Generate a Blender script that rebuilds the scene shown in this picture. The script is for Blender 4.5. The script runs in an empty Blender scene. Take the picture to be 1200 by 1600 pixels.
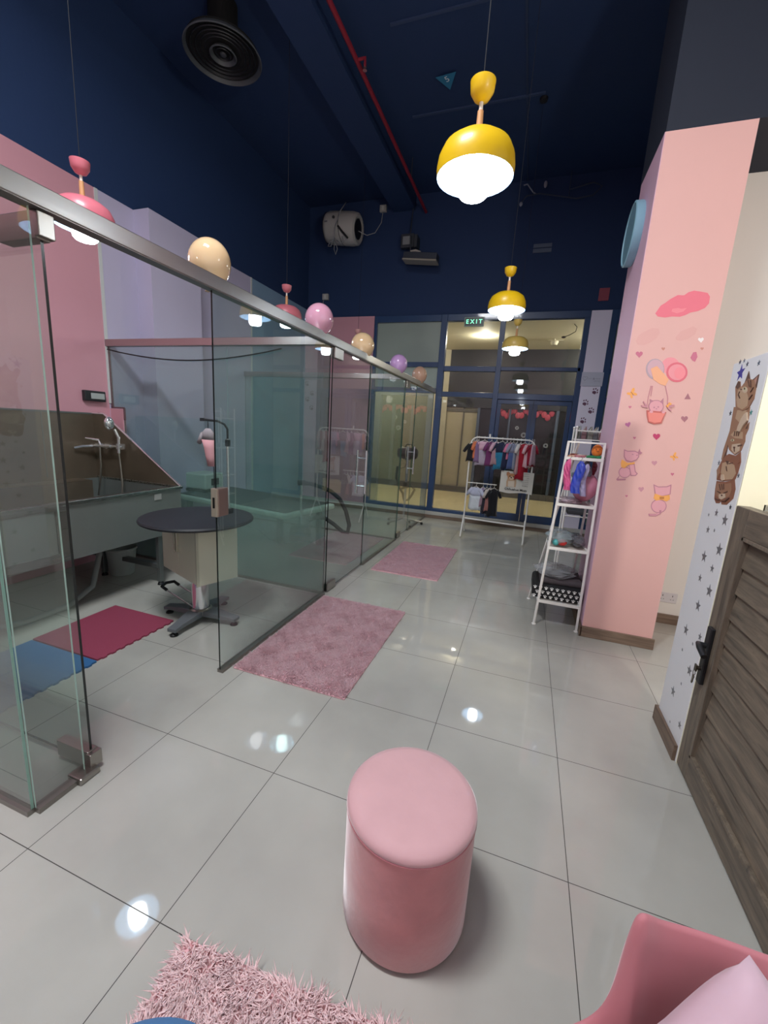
import bpy, bmesh, math, random
from mathutils import Vector, Matrix, Euler
import numpy as np
random.seed(7); rng=np.random.default_rng(7)
SC=bpy.context.scene
COL=SC.collection
PI=math.pi
# ---------------------------------------------------------------- camera
cam=bpy.data.cameras.new('camera'); cam.sensor_fit='HORIZONTAL'; cam.sensor_width=36; cam.lens=19.2325; cam.clip_start=.02
co=bpy.data.objects.new('camera',cam); COL.objects.link(co); SC.camera=co
_R=((0.942611,0.328569,0.059386),(0.120798,-0.169776,-0.978051),(-0.311275,0.929096,-0.199724))
co.matrix_world=Matrix(((_R[0][0],-_R[1][0],-_R[2][0],1.4825),(_R[0][1],-_R[1][1],-_R[2][1],-.7259),(_R[0][2],-_R[1][2],-_R[2][2],1.5163),(0,0,0,1)))
# ---------------------------------------------------------------- world, exposure
w=bpy.data.worlds.new('world'); SC.world=w; w.use_nodes=True
w.node_tree.nodes['Background'].inputs[0].default_value=(.5,.55,.65,1); w.node_tree.nodes['Background'].inputs[1].default_value=.12
SC.view_settings.view_transform='Standard'; SC.view_settings.look='None'; SC.view_settings.gamma=1; SC.view_settings.exposure=0.60
SC.view_settings.use_curve_mapping=False
BULB=20.0          # pendant bulbs
SIDE_W=85          # warm ceiling light of the side room
FILL_W=120      # unseen fill light added high above and behind the camera
CORR=6.5           # corridor downlights, the outer two added unseen
SC.cycles.transparent_max_bounces=24; SC.cycles.max_bounces=10; SC.cycles.diffuse_bounces=5; SC.cycles.glossy_bounces=5
SC.cycles.sample_clamp_indirect=6
l=bpy.data.lights.new('reception_ceiling_light','AREA'); l.shape='RECTANGLE'; l.size,l.size_y=1.2,.5; l.energy=FILL_W; l.color=(.95,.97,1)  # area light without a fixture, added to brighten the room
o=bpy.data.objects.new('reception_ceiling_light',l); o.location=(.2,-.25,5.08); COL.objects.link(o)
# ---------------------------------------------------------------- materials
def lin(h):
    h=h.lstrip('#'); o=[]
    for i in (0,2,4):
        c=int(h[i:i+2],16)/255; o.append(c/12.92 if c<=.04045 else ((c+.055)/1.055)**2.4)
    return (*o,1)
MC={}
def M(h,rough=.6,metal=0,noise=0,nscale=20,bump=0,bscale=60,sheen=0,coat=0,emit=0,alpha=1,spec=.5,sub=0):
    key=(h,rough,metal,noise,nscale,bump,bscale,sheen,coat,emit,alpha,spec,sub)
    if key in MC: return MC[key]
    m=bpy.data.materials.new('mat_'+h.strip('#')); m.use_nodes=True; nt=m.node_tree; b=nt.nodes['Principled BSDF']
    c=lin(h); b.inputs['Base Color'].default_value=c; b.inputs['Roughness'].default_value=rough; b.inputs['Metallic'].default_value=metal
    b.inputs['Specular IOR Level'].default_value=spec
    if sheen: b.inputs['Sheen Weight'].default_value=sheen; b.inputs['Sheen Roughness'].default_value=.4
    if coat: b.inputs['Coat Weight'].default_value=coat; b.inputs['Coat Roughness'].default_value=.06
    if sub: b.inputs['Subsurface Weight'].default_value=sub; b.inputs['Subsurface Radius'].default_value=(.03,.015,.01)
    if emit: b.inputs['Emission Color'].default_value=c; b.inputs['Emission Strength'].default_value=emit
    b.inputs['Alpha'].default_value=alpha
    tc=nt.nodes.new('ShaderNodeTexCoord')
    if noise:
        n=nt.nodes.new('ShaderNodeTexNoise'); n.inputs['Scale'].default_value=nscale; n.inputs['Detail'].default_value=4
        nt.links.new(tc.outputs['Object'],n.inputs['Vector'])
        mx=nt.nodes.new('ShaderNodeMix'); mx.data_type='RGBA'
        mx.inputs['A'].default_value=tuple(v*(1-noise) for v in c[:3])+(1,); mx.inputs['B'].default_value=tuple(min(1,v*(1+noise)) for v in c[:3])+(1,)
        nt.links.new(n.outputs['Fac'],mx.inputs['Factor']); nt.links.new(mx.outputs['Result'],b.inputs['Base Color'])
    if bump:
        n=nt.nodes.new('ShaderNodeTexNoise'); n.inputs['Scale'].default_value=bscale; n.inputs['Detail'].default_value=3
        nt.links.new(tc.outputs['Object'],n.inputs['Vector'])
        bp=nt.nodes.new('ShaderNodeBump'); bp.inputs['Strength'].default_value=bump; bp.inputs['Distance'].default_value=.01
        nt.links.new(n.outputs['Fac'],bp.inputs['Height']); nt.links.new(bp.outputs['Normal'],b.inputs['Normal'])
    MC[key]=m; return m
def wood(h1,h2,axis='Z',scale=6,rough=.5):
    key=('wood',h1,h2,axis,scale)
    if key in MC: return MC[key]
    m=bpy.data.materials.new('wood'); m.use_nodes=True; nt=m.node_tree; b=nt.nodes['Principled BSDF']; b.inputs['Roughness'].default_value=rough
    tc=nt.nodes.new('ShaderNodeTexCoord'); mp=nt.nodes.new('ShaderNodeMapping'); s=[scale*4]*3; s['XYZ'.index(axis)]=scale*.35; mp.inputs['Scale'].default_value=s
    n=nt.nodes.new('ShaderNodeTexNoise'); n.inputs['Scale'].default_value=1.6; n.inputs['Detail'].default_value=6; n.inputs['Roughness'].default_value=.65; n.inputs['Distortion'].default_value=.6
    cr=nt.nodes.new('ShaderNodeValToRGB'); cr.color_ramp.elements[0].color=lin(h1); cr.color_ramp.elements[1].color=lin(h2); cr.color_ramp.elements[0].position=.3; cr.color_ramp.elements[1].position=.7
    nt.links.new(tc.outputs['Object'],mp.inputs[0]); nt.links.new(mp.outputs[0],n.inputs['Vector']); nt.links.new(n.outputs['Fac'],cr.inputs[0]); nt.links.new(cr.outputs[0],b.inputs['Base Color'])
    bp=nt.nodes.new('ShaderNodeBump'); bp.inputs['Strength'].default_value=.15; bp.inputs['Distance'].default_value=.003
    nt.links.new(n.outputs['Fac'],bp.inputs['Height']); nt.links.new(bp.outputs['Normal'],b.inputs['Normal'])
    MC[key]=m; return m
def fuzzy(h,h2):
    m=bpy.data.materials.new('pile'); m.use_nodes=True; nt=m.node_tree; nt.nodes.remove(nt.nodes['Principled BSDF']); out=nt.nodes['Material Output']
    tc=nt.nodes.new('ShaderNodeTexCoord'); n=nt.nodes.new('ShaderNodeTexNoise'); n.inputs['Scale'].default_value=26; n.inputs['Detail'].default_value=5; nt.links.new(tc.outputs['Object'],n.inputs['Vector'])
    mx=nt.nodes.new('ShaderNodeMix'); mx.data_type='RGBA'; mx.inputs['A'].default_value=lin(h); mx.inputs['B'].default_value=lin(h2); nt.links.new(n.outputs['Fac'],mx.inputs['Factor'])
    d=nt.nodes.new('ShaderNodeBsdfDiffuse'); t=nt.nodes.new('ShaderNodeBsdfTranslucent'); ms=nt.nodes.new('ShaderNodeMixShader'); ms.inputs[0].default_value=.45
    for k in (d,t): nt.links.new(mx.outputs['Result'],k.inputs[0])
    nt.links.new(d.outputs[0],ms.inputs[1]); nt.links.new(t.outputs[0],ms.inputs[2]); nt.links.new(ms.outputs[0],out.inputs[0])
    return m
def brushed(h,rough=.28,axis='X',streak=.25):
    key=('br',h,rough,axis)
    if key in MC: return MC[key]
    m=bpy.data.materials.new('steel'); m.use_nodes=True; nt=m.node_tree; b=nt.nodes['Principled BSDF']; b.inputs['Metallic'].default_value=1; b.inputs['Base Color'].default_value=lin(h)
    tc=nt.nodes.new('ShaderNodeTexCoord'); mp=nt.nodes.new('ShaderNodeMapping'); s=[140]*3; s['XYZ'.index(axis)]=3; mp.inputs['Scale'].default_value=s
    n=nt.nodes.new('ShaderNodeTexNoise'); n.inputs['Scale'].default_value=1; n.inputs['Detail'].default_value=2
    mr=nt.nodes.new('ShaderNodeMapRange'); mr.inputs['To Min'].default_value=rough*(1-streak); mr.inputs['To Max'].default_value=rough*(1+streak)
    nt.links.new(tc.outputs['Object'],mp.inputs[0]); nt.links.new(mp.outputs[0],n.inputs['Vector']); nt.links.new(n.outputs['Fac'],mr.inputs['Value']); nt.links.new(mr.outputs[0],b.inputs['Roughness'])
    MC[key]=m; return m
def glassmat(name,tint,ior=1.5,haze=0,rough=0.0,low=None):
    if name in MC: return MC[name]
    m=bpy.data.materials.new(name); m.use_nodes=True; nt=m.node_tree; nt.nodes.remove(nt.nodes['Principled BSDF'])
    out=nt.nodes['Material Output']; t=nt.nodes.new('ShaderNodeBsdfTransparent'); t.inputs[0].default_value=tint
    g=nt.nodes.new('ShaderNodeBsdfGlossy'); g.inputs['Roughness'].default_value=rough; g.inputs[0].default_value=(1,1,1,1)
    fr=nt.nodes.new('ShaderNodeFresnel'); fr.inputs[0].default_value=ior
    ge=nt.nodes.new('ShaderNodeNewGeometry'); fb=nt.nodes.new('ShaderNodeMath'); fb.operation='SUBTRACT'; fb.inputs[0].default_value=1.0; nt.links.new(ge.outputs['Backfacing'],fb.inputs[1]); ff=nt.nodes.new('ShaderNodeMath'); ff.operation='MULTIPLY'; ff.use_clamp=True; f2=nt.nodes.new('ShaderNodeMath'); f2.operation='MULTIPLY'; f2.use_clamp=True; f2.inputs[1].default_value=1.8; nt.links.new(ff.outputs[0],f2.inputs[0]); nt.links.new(fr.outputs[0],ff.inputs[0]); nt.links.new(fb.outputs[0],ff.inputs[1])
    mx=nt.nodes.new('ShaderNodeMixShader'); nt.links.new(f2.outputs[0],mx.inputs[0]); nt.links.new(t.outputs[0],mx.inputs[1]); nt.links.new(g.outputs[0],mx.inputs[2])
    last=mx
    if haze:
        d=nt.nodes.new('ShaderNodeBsdfDiffuse'); d.inputs[0].default_value=(.55,.7,.66,1)
        m2=nt.nodes.new('ShaderNodeMixShader'); m2.inputs[0].default_value=haze
        if low:
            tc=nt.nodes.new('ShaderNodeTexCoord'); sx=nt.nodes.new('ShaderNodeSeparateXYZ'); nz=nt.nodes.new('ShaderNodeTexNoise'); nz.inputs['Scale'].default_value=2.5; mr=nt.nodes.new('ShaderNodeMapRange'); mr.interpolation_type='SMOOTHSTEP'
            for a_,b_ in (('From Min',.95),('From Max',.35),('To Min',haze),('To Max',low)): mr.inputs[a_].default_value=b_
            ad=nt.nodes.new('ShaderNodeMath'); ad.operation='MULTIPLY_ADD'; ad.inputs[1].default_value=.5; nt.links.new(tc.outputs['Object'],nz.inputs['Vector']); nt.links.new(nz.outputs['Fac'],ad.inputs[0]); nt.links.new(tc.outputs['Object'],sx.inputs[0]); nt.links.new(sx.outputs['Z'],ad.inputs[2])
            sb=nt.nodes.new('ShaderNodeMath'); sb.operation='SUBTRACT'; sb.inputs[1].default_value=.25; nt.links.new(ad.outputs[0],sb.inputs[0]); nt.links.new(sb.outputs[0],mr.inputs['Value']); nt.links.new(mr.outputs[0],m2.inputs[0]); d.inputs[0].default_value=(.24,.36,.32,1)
        nt.links.new(mx.outputs[0],m2.inputs[1]); nt.links.new(d.outputs[0],m2.inputs[2]); last=m2
    nt.links.new(last.outputs[0],out.inputs[0]); MC[name]=m; return m
GLASS=glassmat('clear_green_glass',(.95,.98,.965,1),haze=.01)
GLASS4=glassmat('return_glass',(.66,.78,.73,1),haze=.10)
GLASS3=glassmat('misty_glass',(.84,.92,.90,1),haze=.09,low=.55)  # diffuse green haze, denser towards the bottom
GLASS2=glassmat('partition_glass',(.90,.965,.945,1),haze=.03)
SHOPGLASS=glassmat('shop_glass',(.93,.95,.965,1),ior=1.36,haze=.001)
EDGE=M('#3c5f55',.15); EDGE_D=M('#141c1d',.25)
# ---------------------------------------------------------------- objects
def link(o,parent=None):
    COL.objects.link(o)
    if parent is not None: o.parent=parent
    return o
def tag(o,label,cat,group=None,kind=None):
    if label: o['label']=label
    if cat: o['category']=cat
    if group: o['group']=group
    if kind: o['kind']=kind
    return o
def thing(name,label,cat,loc=(0,0,0),rz=0,group=None):
    o=bpy.data.objects.new(name,None); o.empty_display_size=.1; o.location=loc; o.rotation_euler=(0,0,rz); COL.objects.link(o)
    return tag(o,label,cat,group)
def dup(root,loc=None,rz=None):
    r=root.copy(); COL.objects.link(r)
    if loc is not None: r.location=loc
    if rz is not None: r.rotation_euler=(0,0,rz)
    for ch in list(root.children):
        c=ch.copy(); COL.objects.link(c); c.parent=r
        for g in list(ch.children):
            d=g.copy(); COL.objects.link(d); d.parent=c
    return r
class MB:
    def __init__(s): s.v=[]; s.f=[]
    def add(s,vs,fs):
        n=len(s.v); s.v+= [tuple(v) for v in vs]; s.f+=[tuple(i+n for i in f) for f in fs]; return s
    def box(s,x0,y0,z0,x1,y1,z1,rz=0,c=None,mat=None):
        vs=[(x,y,z) for x in (x0,x1) for y in (y0,y1) for z in (z0,z1)]
        if mat is not None: vs=[tuple(mat@Vector(v)) for v in vs]
        return s.add(vs,[(0,1,3,2),(4,6,7,5),(0,4,5,1),(2,3,7,6),(0,2,6,4),(1,5,7,3)])
    def cbox(s,c,d,rot=(0,0,0)):
        m=Matrix.Translation(c)@Euler(rot).to_matrix().to_4x4(); h=[t/2 for t in d]
        return s.box(-h[0],-h[1],-h[2],h[0],h[1],h[2],mat=m)
    def loft(s,rings,cap=True,closed=True):
        n=len(rings[0]); vs=[p for r in rings for p in r]; fs=[]
        for i in range(len(rings)-1):
            for j in range(n if closed else n-1):
                k=(j+1)%n; fs.append((i*n+j,i*n+k,(i+1)*n+k,(i+1)*n+j))
        if cap and closed: fs.append(tuple(range(n-1,-1,-1))); fs.append(tuple((len(rings)-1)*n+j for j in range(n)))
        return s.add(vs,fs)
    def tube(s,path,r,n=10,closed=False):
        P=[Vector(p) for p in path]; rs=r if isinstance(r,(list,tuple)) else [r]*len(P); rings=[]; up=None
        for i,p in enumerate(P):
            if closed: t=P[(i+1)%len(P)]-P[i-1]
            else: t=(P[min(i+1,len(P)-1)]-P[max(i-1,0)])
            t.normalize()
            if up is None: up=Vector((0,0,1)) if abs(t.z)<.9 else Vector((1,0,0))
            a=t.cross(up)
            if a.length<1e-4: a=t.cross(Vector((0,1,0)))
            a.normalize(); b=a.cross(t); b.normalize(); up=b
            rings.append([p+a*rs[i]*math.cos(2*PI*k/n)+b*rs[i]*math.sin(2*PI*k/n) for k in range(n)])
        if closed: rings.append(rings[0])
        return s.loft(rings,cap=not closed)
    def lathe(s,prof,c=(0,0,0),n=32,cap=False,mat=None):
        rings=[[(c[0]+r*math.cos(2*PI*k/n),c[1]+r*math.sin(2*PI*k/n),c[2]+z) for k in range(n)] for r,z in prof]
        if mat is not None: rings=[[tuple(mat@Vector(p)) for p in r] for r in rings]
        return s.loft(rings,cap=cap)
    def prism(s,P,a,b,f):  # f maps (u,v,t)->xyz
        n=len(P); vs=[f(u,v,a) for u,v in P]+[f(u,v,b) for u,v in P]
        return s.add(vs,[tuple(range(n-1,-1,-1)),tuple(range(n,2*n))]+[(i,(i+1)%n,n+(i+1)%n,n+i) for i in range(n)])
    def ball(s,c,r,n=16,m=10,sc=(1,1,1),mat=None):
        rings=[]
        for i in range(m+1):
            a=-PI/2+PI*i/m; rr=max(math.cos(a),.002)
            ring=[(r*sc[0]*rr*math.cos(2*PI*k/n),r*sc[1]*rr*math.sin(2*PI*k/n),r*sc[2]*math.sin(a)) for k in range(n)]
            if mat is not None: ring=[tuple(mat@Vector(p)) for p in ring]
            rings.append([(c[0]+p[0],c[1]+p[1],c[2]+p[2]) for p in ring])
        return s.loft(rings)
    def build(s,name,mat,parent=None,smooth=None,bevel=0,sub=0,seg=2,mats=None,loc=None):
        me=bpy.data.meshes.new(name); me.from_pydata(s.v,[],s.f); 
        bm=bmesh.new(); bm.from_mesh(me); bmesh.ops.recalc_face_normals(bm,faces=bm.faces)
        if loc is not None: bmesh.ops.translate(bm,verts=bm.verts,vec=-Vector(loc))
        bm.to_mesh(me); bm.free()
        me.materials.append(mat)
        if smooth: me.shade_smooth(); 
        o=bpy.data.objects.new(name,me); link(o,parent)
        if loc is not None: o.location=loc
        if bevel:
            md=o.modifiers.new('bevel','BEVEL'); md.width=bevel; md.segments=seg; md.limit_method='ANGLE'; md.angle_limit=.6
        if sub:
            md=o.modifiers.new('sub','SUBSURF'); md.levels=sub; md.render_levels=sub
        if smooth and smooth is not True:
            for ed in me.edges: pass
            try: me.set_sharp_from_angle(angle=smooth)
            except Exception: pass
        return o
SM=.7
def B(name,mat,x0,y0,z0,x1,y1,z1,parent=None,bevel=0,kind=None,label=None):
    o=MB().box(x0,y0,z0,x1,y1,z1).build(name,mat,parent,bevel=bevel)
    if kind: o['kind']=kind
    if label: o['label']=label
    return o
def S(name,mat,x0,y0,z0,x1,y1,z1,bevel=0): return B(name,mat,x0,y0,z0,x1,y1,z1,None,bevel,'structure')
def text(name,body,size,mat,mw,parent=None,ext=.0006,align='CENTER',bold=0):
    cu=bpy.data.curves.new('t','FONT'); cu.body=body; cu.size=size; cu.extrude=ext; cu.align_x=align; cu.align_y='CENTER'; cu.offset=bold
    o=bpy.data.objects.new('t',cu); COL.objects.link(o)
    dg=bpy.context.evaluated_depsgraph_get(); me=bpy.data.meshes.new_from_object(o.evaluated_get(dg)); bpy.data.objects.remove(o)
    me.transform(mw); me.materials.clear(); me.materials.append(mat)
    return link(bpy.data.objects.new(name,me),parent)
def fac(origin,right,up):   # matrix placing text/decals on a plane
    r=Vector(right).normalized(); u=Vector(up).normalized(); n=r.cross(u)
    return Matrix(((r.x,u.x,n.x,origin[0]),(r.y,u.y,n.y,origin[1]),(r.z,u.z,n.z,origin[2]),(0,0,0,1)))
# ---------------------------------------------------------------- setting
def floor_mat():
    m=bpy.data.materials.new('porcelain'); m.use_nodes=True; nt=m.node_tree; b=nt.nodes['Principled BSDF']; L=nt.links.new
    tc=nt.nodes.new('ShaderNodeTexCoord'); sx=nt.nodes.new('ShaderNodeSeparateXYZ'); L(tc.outputs['Object'],sx.inputs[0])
    ds=[]
    for ax in ('X','Y'):
        a=nt.nodes.new('ShaderNodeMath'); a.operation='ADD'; a.inputs[1].default_value=60.3; L(sx.outputs[ax],a.inputs[0])
        mo=nt.nodes.new('ShaderNodeMath'); mo.operation='MODULO'; mo.inputs[1].default_value=.6; L(a.outputs[0],mo.inputs[0])
        su=nt.nodes.new('ShaderNodeMath'); su.operation='SUBTRACT'; su.inputs[1].default_value=.3; L(mo.outputs[0],su.inputs[0])
        ab=nt.nodes.new('ShaderNodeMath'); ab.operation='ABSOLUTE'; L(su.outputs[0],ab.inputs[0]); ds.append(ab)
    mn=nt.nodes.new('ShaderNodeMath'); mn.operation='MINIMUM'; L(ds[0].outputs[0],mn.inputs[0]); L(ds[1].outputs[0],mn.inputs[1])
    lt=nt.nodes.new('ShaderNodeMath'); lt.operation='LESS_THAN'; lt.inputs[1].default_value=.0014; L(mn.outputs[0],lt.inputs[0])
    n=nt.nodes.new('ShaderNodeTexNoise'); n.inputs['Scale'].default_value=1.3; n.inputs['Detail'].default_value=5; L(tc.outputs['Object'],n.inputs['Vector'])
    cr=nt.nodes.new('ShaderNodeValToRGB'); cr.color_ramp.elements[0].color=lin('#a8a7a0'); cr.color_ramp.elements[1].color=lin('#b9b8b0'); cr.color_ramp.elements[0].position=.35; cr.color_ramp.elements[1].position=.65
    L(n.outputs['Fac'],cr.inputs[0])
    mx=nt.nodes.new('ShaderNodeMix'); mx.data_type='RGBA'; mx.inputs['B'].default_value=lin('#3a3835'); L(lt.outputs[0],mx.inputs['Factor']); L(cr.outputs[0],mx.inputs['A']); L(mx.outputs['Result'],b.inputs['Base Color'])
    mr=nt.nodes.new('ShaderNodeMapRange'); mr.inputs['To Min'].default_value=.035; mr.inputs['To Max'].default_value=.6; L(lt.outputs[0],mr.inputs['Value']); L(mr.outputs[0],b.inputs['Roughness'])
    b.inputs['IOR'].default_value=1.55
    n2=nt.nodes.new('ShaderNodeTexNoise'); n2.inputs['Scale'].default_value=2.2; L(tc.outputs['Object'],n2.inputs['Vector'])
    bp=nt.nodes.new('ShaderNodeBump'); bp.inputs['Strength'].default_value=.05; bp.inputs['Distance'].default_value=.02; L(n2.outputs['Fac'],bp.inputs['Height']); L(bp.outputs['Normal'],b.inputs['Normal'])
    return m
NAVY=M('#1e3760',.75,bump=.1,bscale=30); NAVYB=M('#1c3150',.6); FRAME=M('#27456e',.35,coat=.3)
PINK=M('#d39aa6',.6,noise=.03,nscale=3); PILLAR_PINK=M('#dfb1ac',.6,noise=.02,nscale=3); LILAC=M('#c3bdd6',.6,noise=.03,nscale=2); BLUE=M('#86a5c0',.6); WHITEW=M('#e3e4e6',.6); CREAM=M('#e9e6e0',.6)
SKIRT=wood('#5b4a3e','#8f7b6a','X',5); SKIRTY=wood('#5b4a3e','#84705f','Y',5)
fl=MB().box(-2.75,-3.1,-.05,5.2,6.34,0).build('floor',floor_mat()); fl['kind']='structure'
S('ceiling',NAVY,-2.85,-3.2,5.2,5.3,6.6,5.3)
CWALL=S('wall_left',NAVY,-2.85,-3.2,3.54,-2.6,6.6,5.2)
B('painted_band',PINK,-2.75,-3.2,0,-2.6,2.436,3.54,CWALL,label='pink painted stretch of wall')
B('painted_band',LILAC,-2.75,2.436,0,-2.6,4.74,3.54,CWALL,label='lilac painted stretch of wall')
B('corner_strip',M('#cfd3d2',.5),-2.6,2.43,1.6,-2.592,2.462,3.54,CWALL)
B('corner_strip',M('#cfd3d2',.5),-2.6,4.735,0,-2.592,4.765,3.54,CWALL)
B('painted_band',BLUE,-2.75,4.74,0,-2.6,6.5,3.54,CWALL,label='blue painted stretch of wall')
B('wall_column',LILAC,-2.6,2.84,0,-2.4,3.53,3.54,CWALL,label='lilac boxed column')
WB=S('wall_back',NAVY,-2.85,6.4,3.39,3.2,6.6,5.2)
B('painted_return',PINK,-2.6,6.34,.12,-1.27,6.5,3.39,WB,label='pink return wall beside the shopfront')
B('left_end',NAVY,-2.85,6.4,0,-2.6,6.6,3.39,WB)
S('wall_front',M('#cdb4b8',.7),-2.85,-3.3,0,5.3,-3.1,5.2)
# right side: pillar, recess wall, stub wall, side room
PL=MB().box(2.06,2.65,0,2.54,3.24,3.44).build('wall_pillar',PILLAR_PINK); PL['kind']='structure'
B('side_face',M('#d9b3c8',.6),2.056,2.652,0,2.06,3.24,3.44,PL,label='mauve side of the pillar')
S('wall_pillar_top',M('#1c2434',.7),2.06,2.65,3.44,5.3,3.3,5.2)
S('wall_right',CREAM,2.54,3.24,0,5.2,3.35,3.48); S('wall_right_upper',NAVY,2.54,3.3,3.48,5.2,3.4,5.2)
S('wall_right_far',NAVYB,3.1,3.35,0,3.2,6.4,5.2)
S('wall_right_stub',WHITEW,2.35,1.404,0,2.46,1.73,1.91,.003); S('trim_stub_end',M('#ece9cf',.6),2.352,1.396,0,2.46,1.404,1.908)
S('wall_right_near',WHITEW,2.35,-3.1,0,2.46,.28,2.6)
S('wall_right_side_room',CREAM,5.2,-3.2,0,5.3,3.35,5.2)
S('baseboard_pillar',SKIRT,2.044,2.632,0,2.556,2.65,.085,.003); S('baseboard_pillar_side',SKIRTY,2.04,2.632,0,2.056,3.24,.085,.002)
S('baseboard_right',SKIRT,2.556,3.222,0,5.2,3.24,.085,.003); S('baseboard_stub',SKIRTY,2.334,1.41,0,2.35,1.74,.085,.003); S('baseboard_stub_end',SKIRT,2.334,1.73,0,2.46,1.745,.085,.003)
# platform of the shopfront
S('trim_step_skirting',SKIRT,-2.6,6.335,0,3.1,6.36,.055); S('trim_step',M('#bdbcb6',.25,noise=.05,nscale=5),-2.6,6.345,.055,3.1,6.62,.12,.004)
# shopfront frames and panes
def frame(name,rects,panes,y0=6.36,y1=6.46,pm=SHOPGLASS):
    mb=MB()
    for x0,z0,x1,z1 in rects: mb.box(x0,y0,z0,x1,y1,z1)
    o=mb.build(name,FRAME,bevel=.004); o['kind']='structure'
    for x0,z0,x1,z1,m in panes: B('window_pane',m,x0,6.405,z0,x1,6.413,z1,o)
    return o
FROST=M('#9aa79e',.35,noise=.03,nscale=1.5)
frame('window_1',[(-1.30,.12,-1.22,3.39),(-.10,.12,.0,3.39),(-1.22,3.29,-.1,3.39),(-1.22,2.57,-.1,2.65),(-1.22,2.15,-.1,2.23),(-1.22,.12,-.1,.18)],
  [(-1.22,2.65,-.1,3.29,FROST),(-1.22,2.23,-.1,2.57,FROST),(-1.22,.18,-.1,2.15,SHOPGLASS)])
frame('window_2',[(.0,3.29,2.13,3.39),(.845,.12,.925,3.29),(0,2.51,.845,2.59),(0,2.10,.845,2.18),(0,.12,.845,.17)],
  [(0,2.59,.845,3.29,SHOPGLASS),(0,2.18,.845,2.51,SHOPGLASS),(0,.17,.845,2.10,SHOPGLASS)])
frame('window_3',[(.925,2.53,2.09,2.585),(2.05,.12,2.13,3.29),(.925,2.09,2.05,2.18)],[(.925,2.585,2.05,3.29,SHOPGLASS),(.925,2.18,2.05,2.53,SHOPGLASS)])
frame('window_4',[(2.40,.12,2.49,3.39),(2.49,3.2,3.1,3.39),(2.49,2.5,3.1,2.58),(2.49,2.08,3.1,2.16),(2.49,.12,3.1,.2)],[(2.49,.2,3.1,2.08,FROST),(2.49,2.16,3.1,2.5,FROST),(2.49,2.58,3.1,3.2,FROST)])
LC=S('wall_back_column',M('#efe9fb',.5),2.13,6.36,.12,2.40,6.6,3.385)
for i,(x0,x1,hx) in enumerate([(.93,1.485,1.44),(1.49,2.045,1.54)]):
    mb=MB(); mb.box(x0,6.39,.12,x1,6.43,.24); mb.box(x0,6.39,2.02,x1,6.43,2.085); mb.box(x0,6.39,.24,x0+.06,6.43,2.02); mb.box(x1-.06,6.39,.24,x1,6.43,2.02)
    o=mb.build('door_%d'%(i+2),FRAME,bevel=.003); o['kind']='structure'
    B('door_pane',SHOPGLASS,x0+.06,6.406,.24,x1-.06,6.414,2.02,o)
    MB().tube([(hx,6.39,1.0),(hx,6.34,1.03),(hx,6.34,1.37),(hx,6.39,1.4)],.012,8).build('door_handle',M('#c8c8c8',.25,1),o,True)
# corridor beyond the glass
CWL=M('#98937f',.6); CFL=M('#cdbf95',.18,noise=.05,nscale=3); DARK=M('#0b0d11',.3); DARKB=M('#2b3744',.35)
S('floor_corridor',CFL,-4,6.62,.07,6,12,.12)
S('ceiling_corridor',M('#e2dcc0',.7),-4,6.6,3.36,6,9.2,3.5)
mb=MB(); mb.box(-4,9.1,.12,-.42,9.2,3.36); o=mb.build('wall_corridor',CWL); o['kind']='structure'
S('wall_corridor_bulkhead',M('#0f151d',.5),-.42,9.1,2.1,6,9.25,3.36); S('wall_corridor_opposite',DARK,.3,9.16,.12,6,9.25,2.1)
o=MB().box(-.42,9.14,.24,.3,9.2,2.1).build('wall_corridor_shutter',M('#8f8770',.6)); o['kind']='structure'
B('groove',M('#4c4a44',.6),-.03,9.125,.2,.0,9.14,2.1,o); B('groove',M('#4c4a44',.6),-.42,9.12,2.0,.3,9.14,2.06,o)
S('baseboard_corridor',M('#4d4b48',.5),-4,9.08,.12,6,9.1,.26)
B('corridor_groove',M('#6d6858',.6),-.62,9.085,.26,-.6,9.1,3.2,None,kind='structure').name='trim_corridor_groove'
mbx=MB()
for x0,x1 in [(.3,.36),(.62,.66),(1.0,1.04),(1.45,1.52),(1.98,2.04),(2.5,2.56)]: mbx.box(x0,9.08,.26,x1,9.16,2.1)
o=mbx.build('trim_opposite_shop_frames',M('#3d4a5c',.4)); o['kind']='structure'
# light fittings of the corridor
def downlight(x,y):
    t=thing('downlight','round recessed downlight in the cream corridor ceiling beyond the shopfront' if x<.5 else 'recessed downlight in the cream corridor ceiling, to the right','ceiling light',(x,y,3.36))
    MB().lathe([(.075,0),(.075,-.012),(.055,-.012),(.055,0)],n=24).build('rim',M('#e8e8e4',.4),t,SM)
    MB().lathe([(.001,-.004),(.055,-.004),(.055,-.002),(.001,-.002)],n=24).build('lens',M('#fff2d8',.4,emit=CORR*6),t)
    return t
downlight(.46,7.75)
for i,(x,y) in enumerate([(-1.6,7.7),(2.9,7.8)]):  # unseen downlights, added to spread light along the corridor
    t=downlight(x,y); t['label']=['recessed corridor downlight behind the frosted panes at left','recessed corridor downlight far right behind the lilac column'][i]
for loc,en in [((.46,7.75,3.27),CORR*1.2),((-1.6,7.7,3.27),CORR*6),((2.9,7.8,3.27),CORR*7)]:  # outer two points are added fill under the unseen downlights
    l=bpy.data.lights.new('corridor_lamp','POINT'); l.shadow_soft_size=.05; l.energy=en*1.6; l.color=(1,.9,.72)
    o=bpy.data.objects.new('corridor_lamp',l); o.location=loc; COL.objects.link(o)
l=bpy.data.lights.new('side_room_light','POINT'); l.shadow_soft_size=.12; l.energy=SIDE_W; l.color=(1,.96,.87)
o=bpy.data.objects.new('side_room_light',l); o.location=(3.0,-.35,2.5); COL.objects.link(o)
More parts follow.
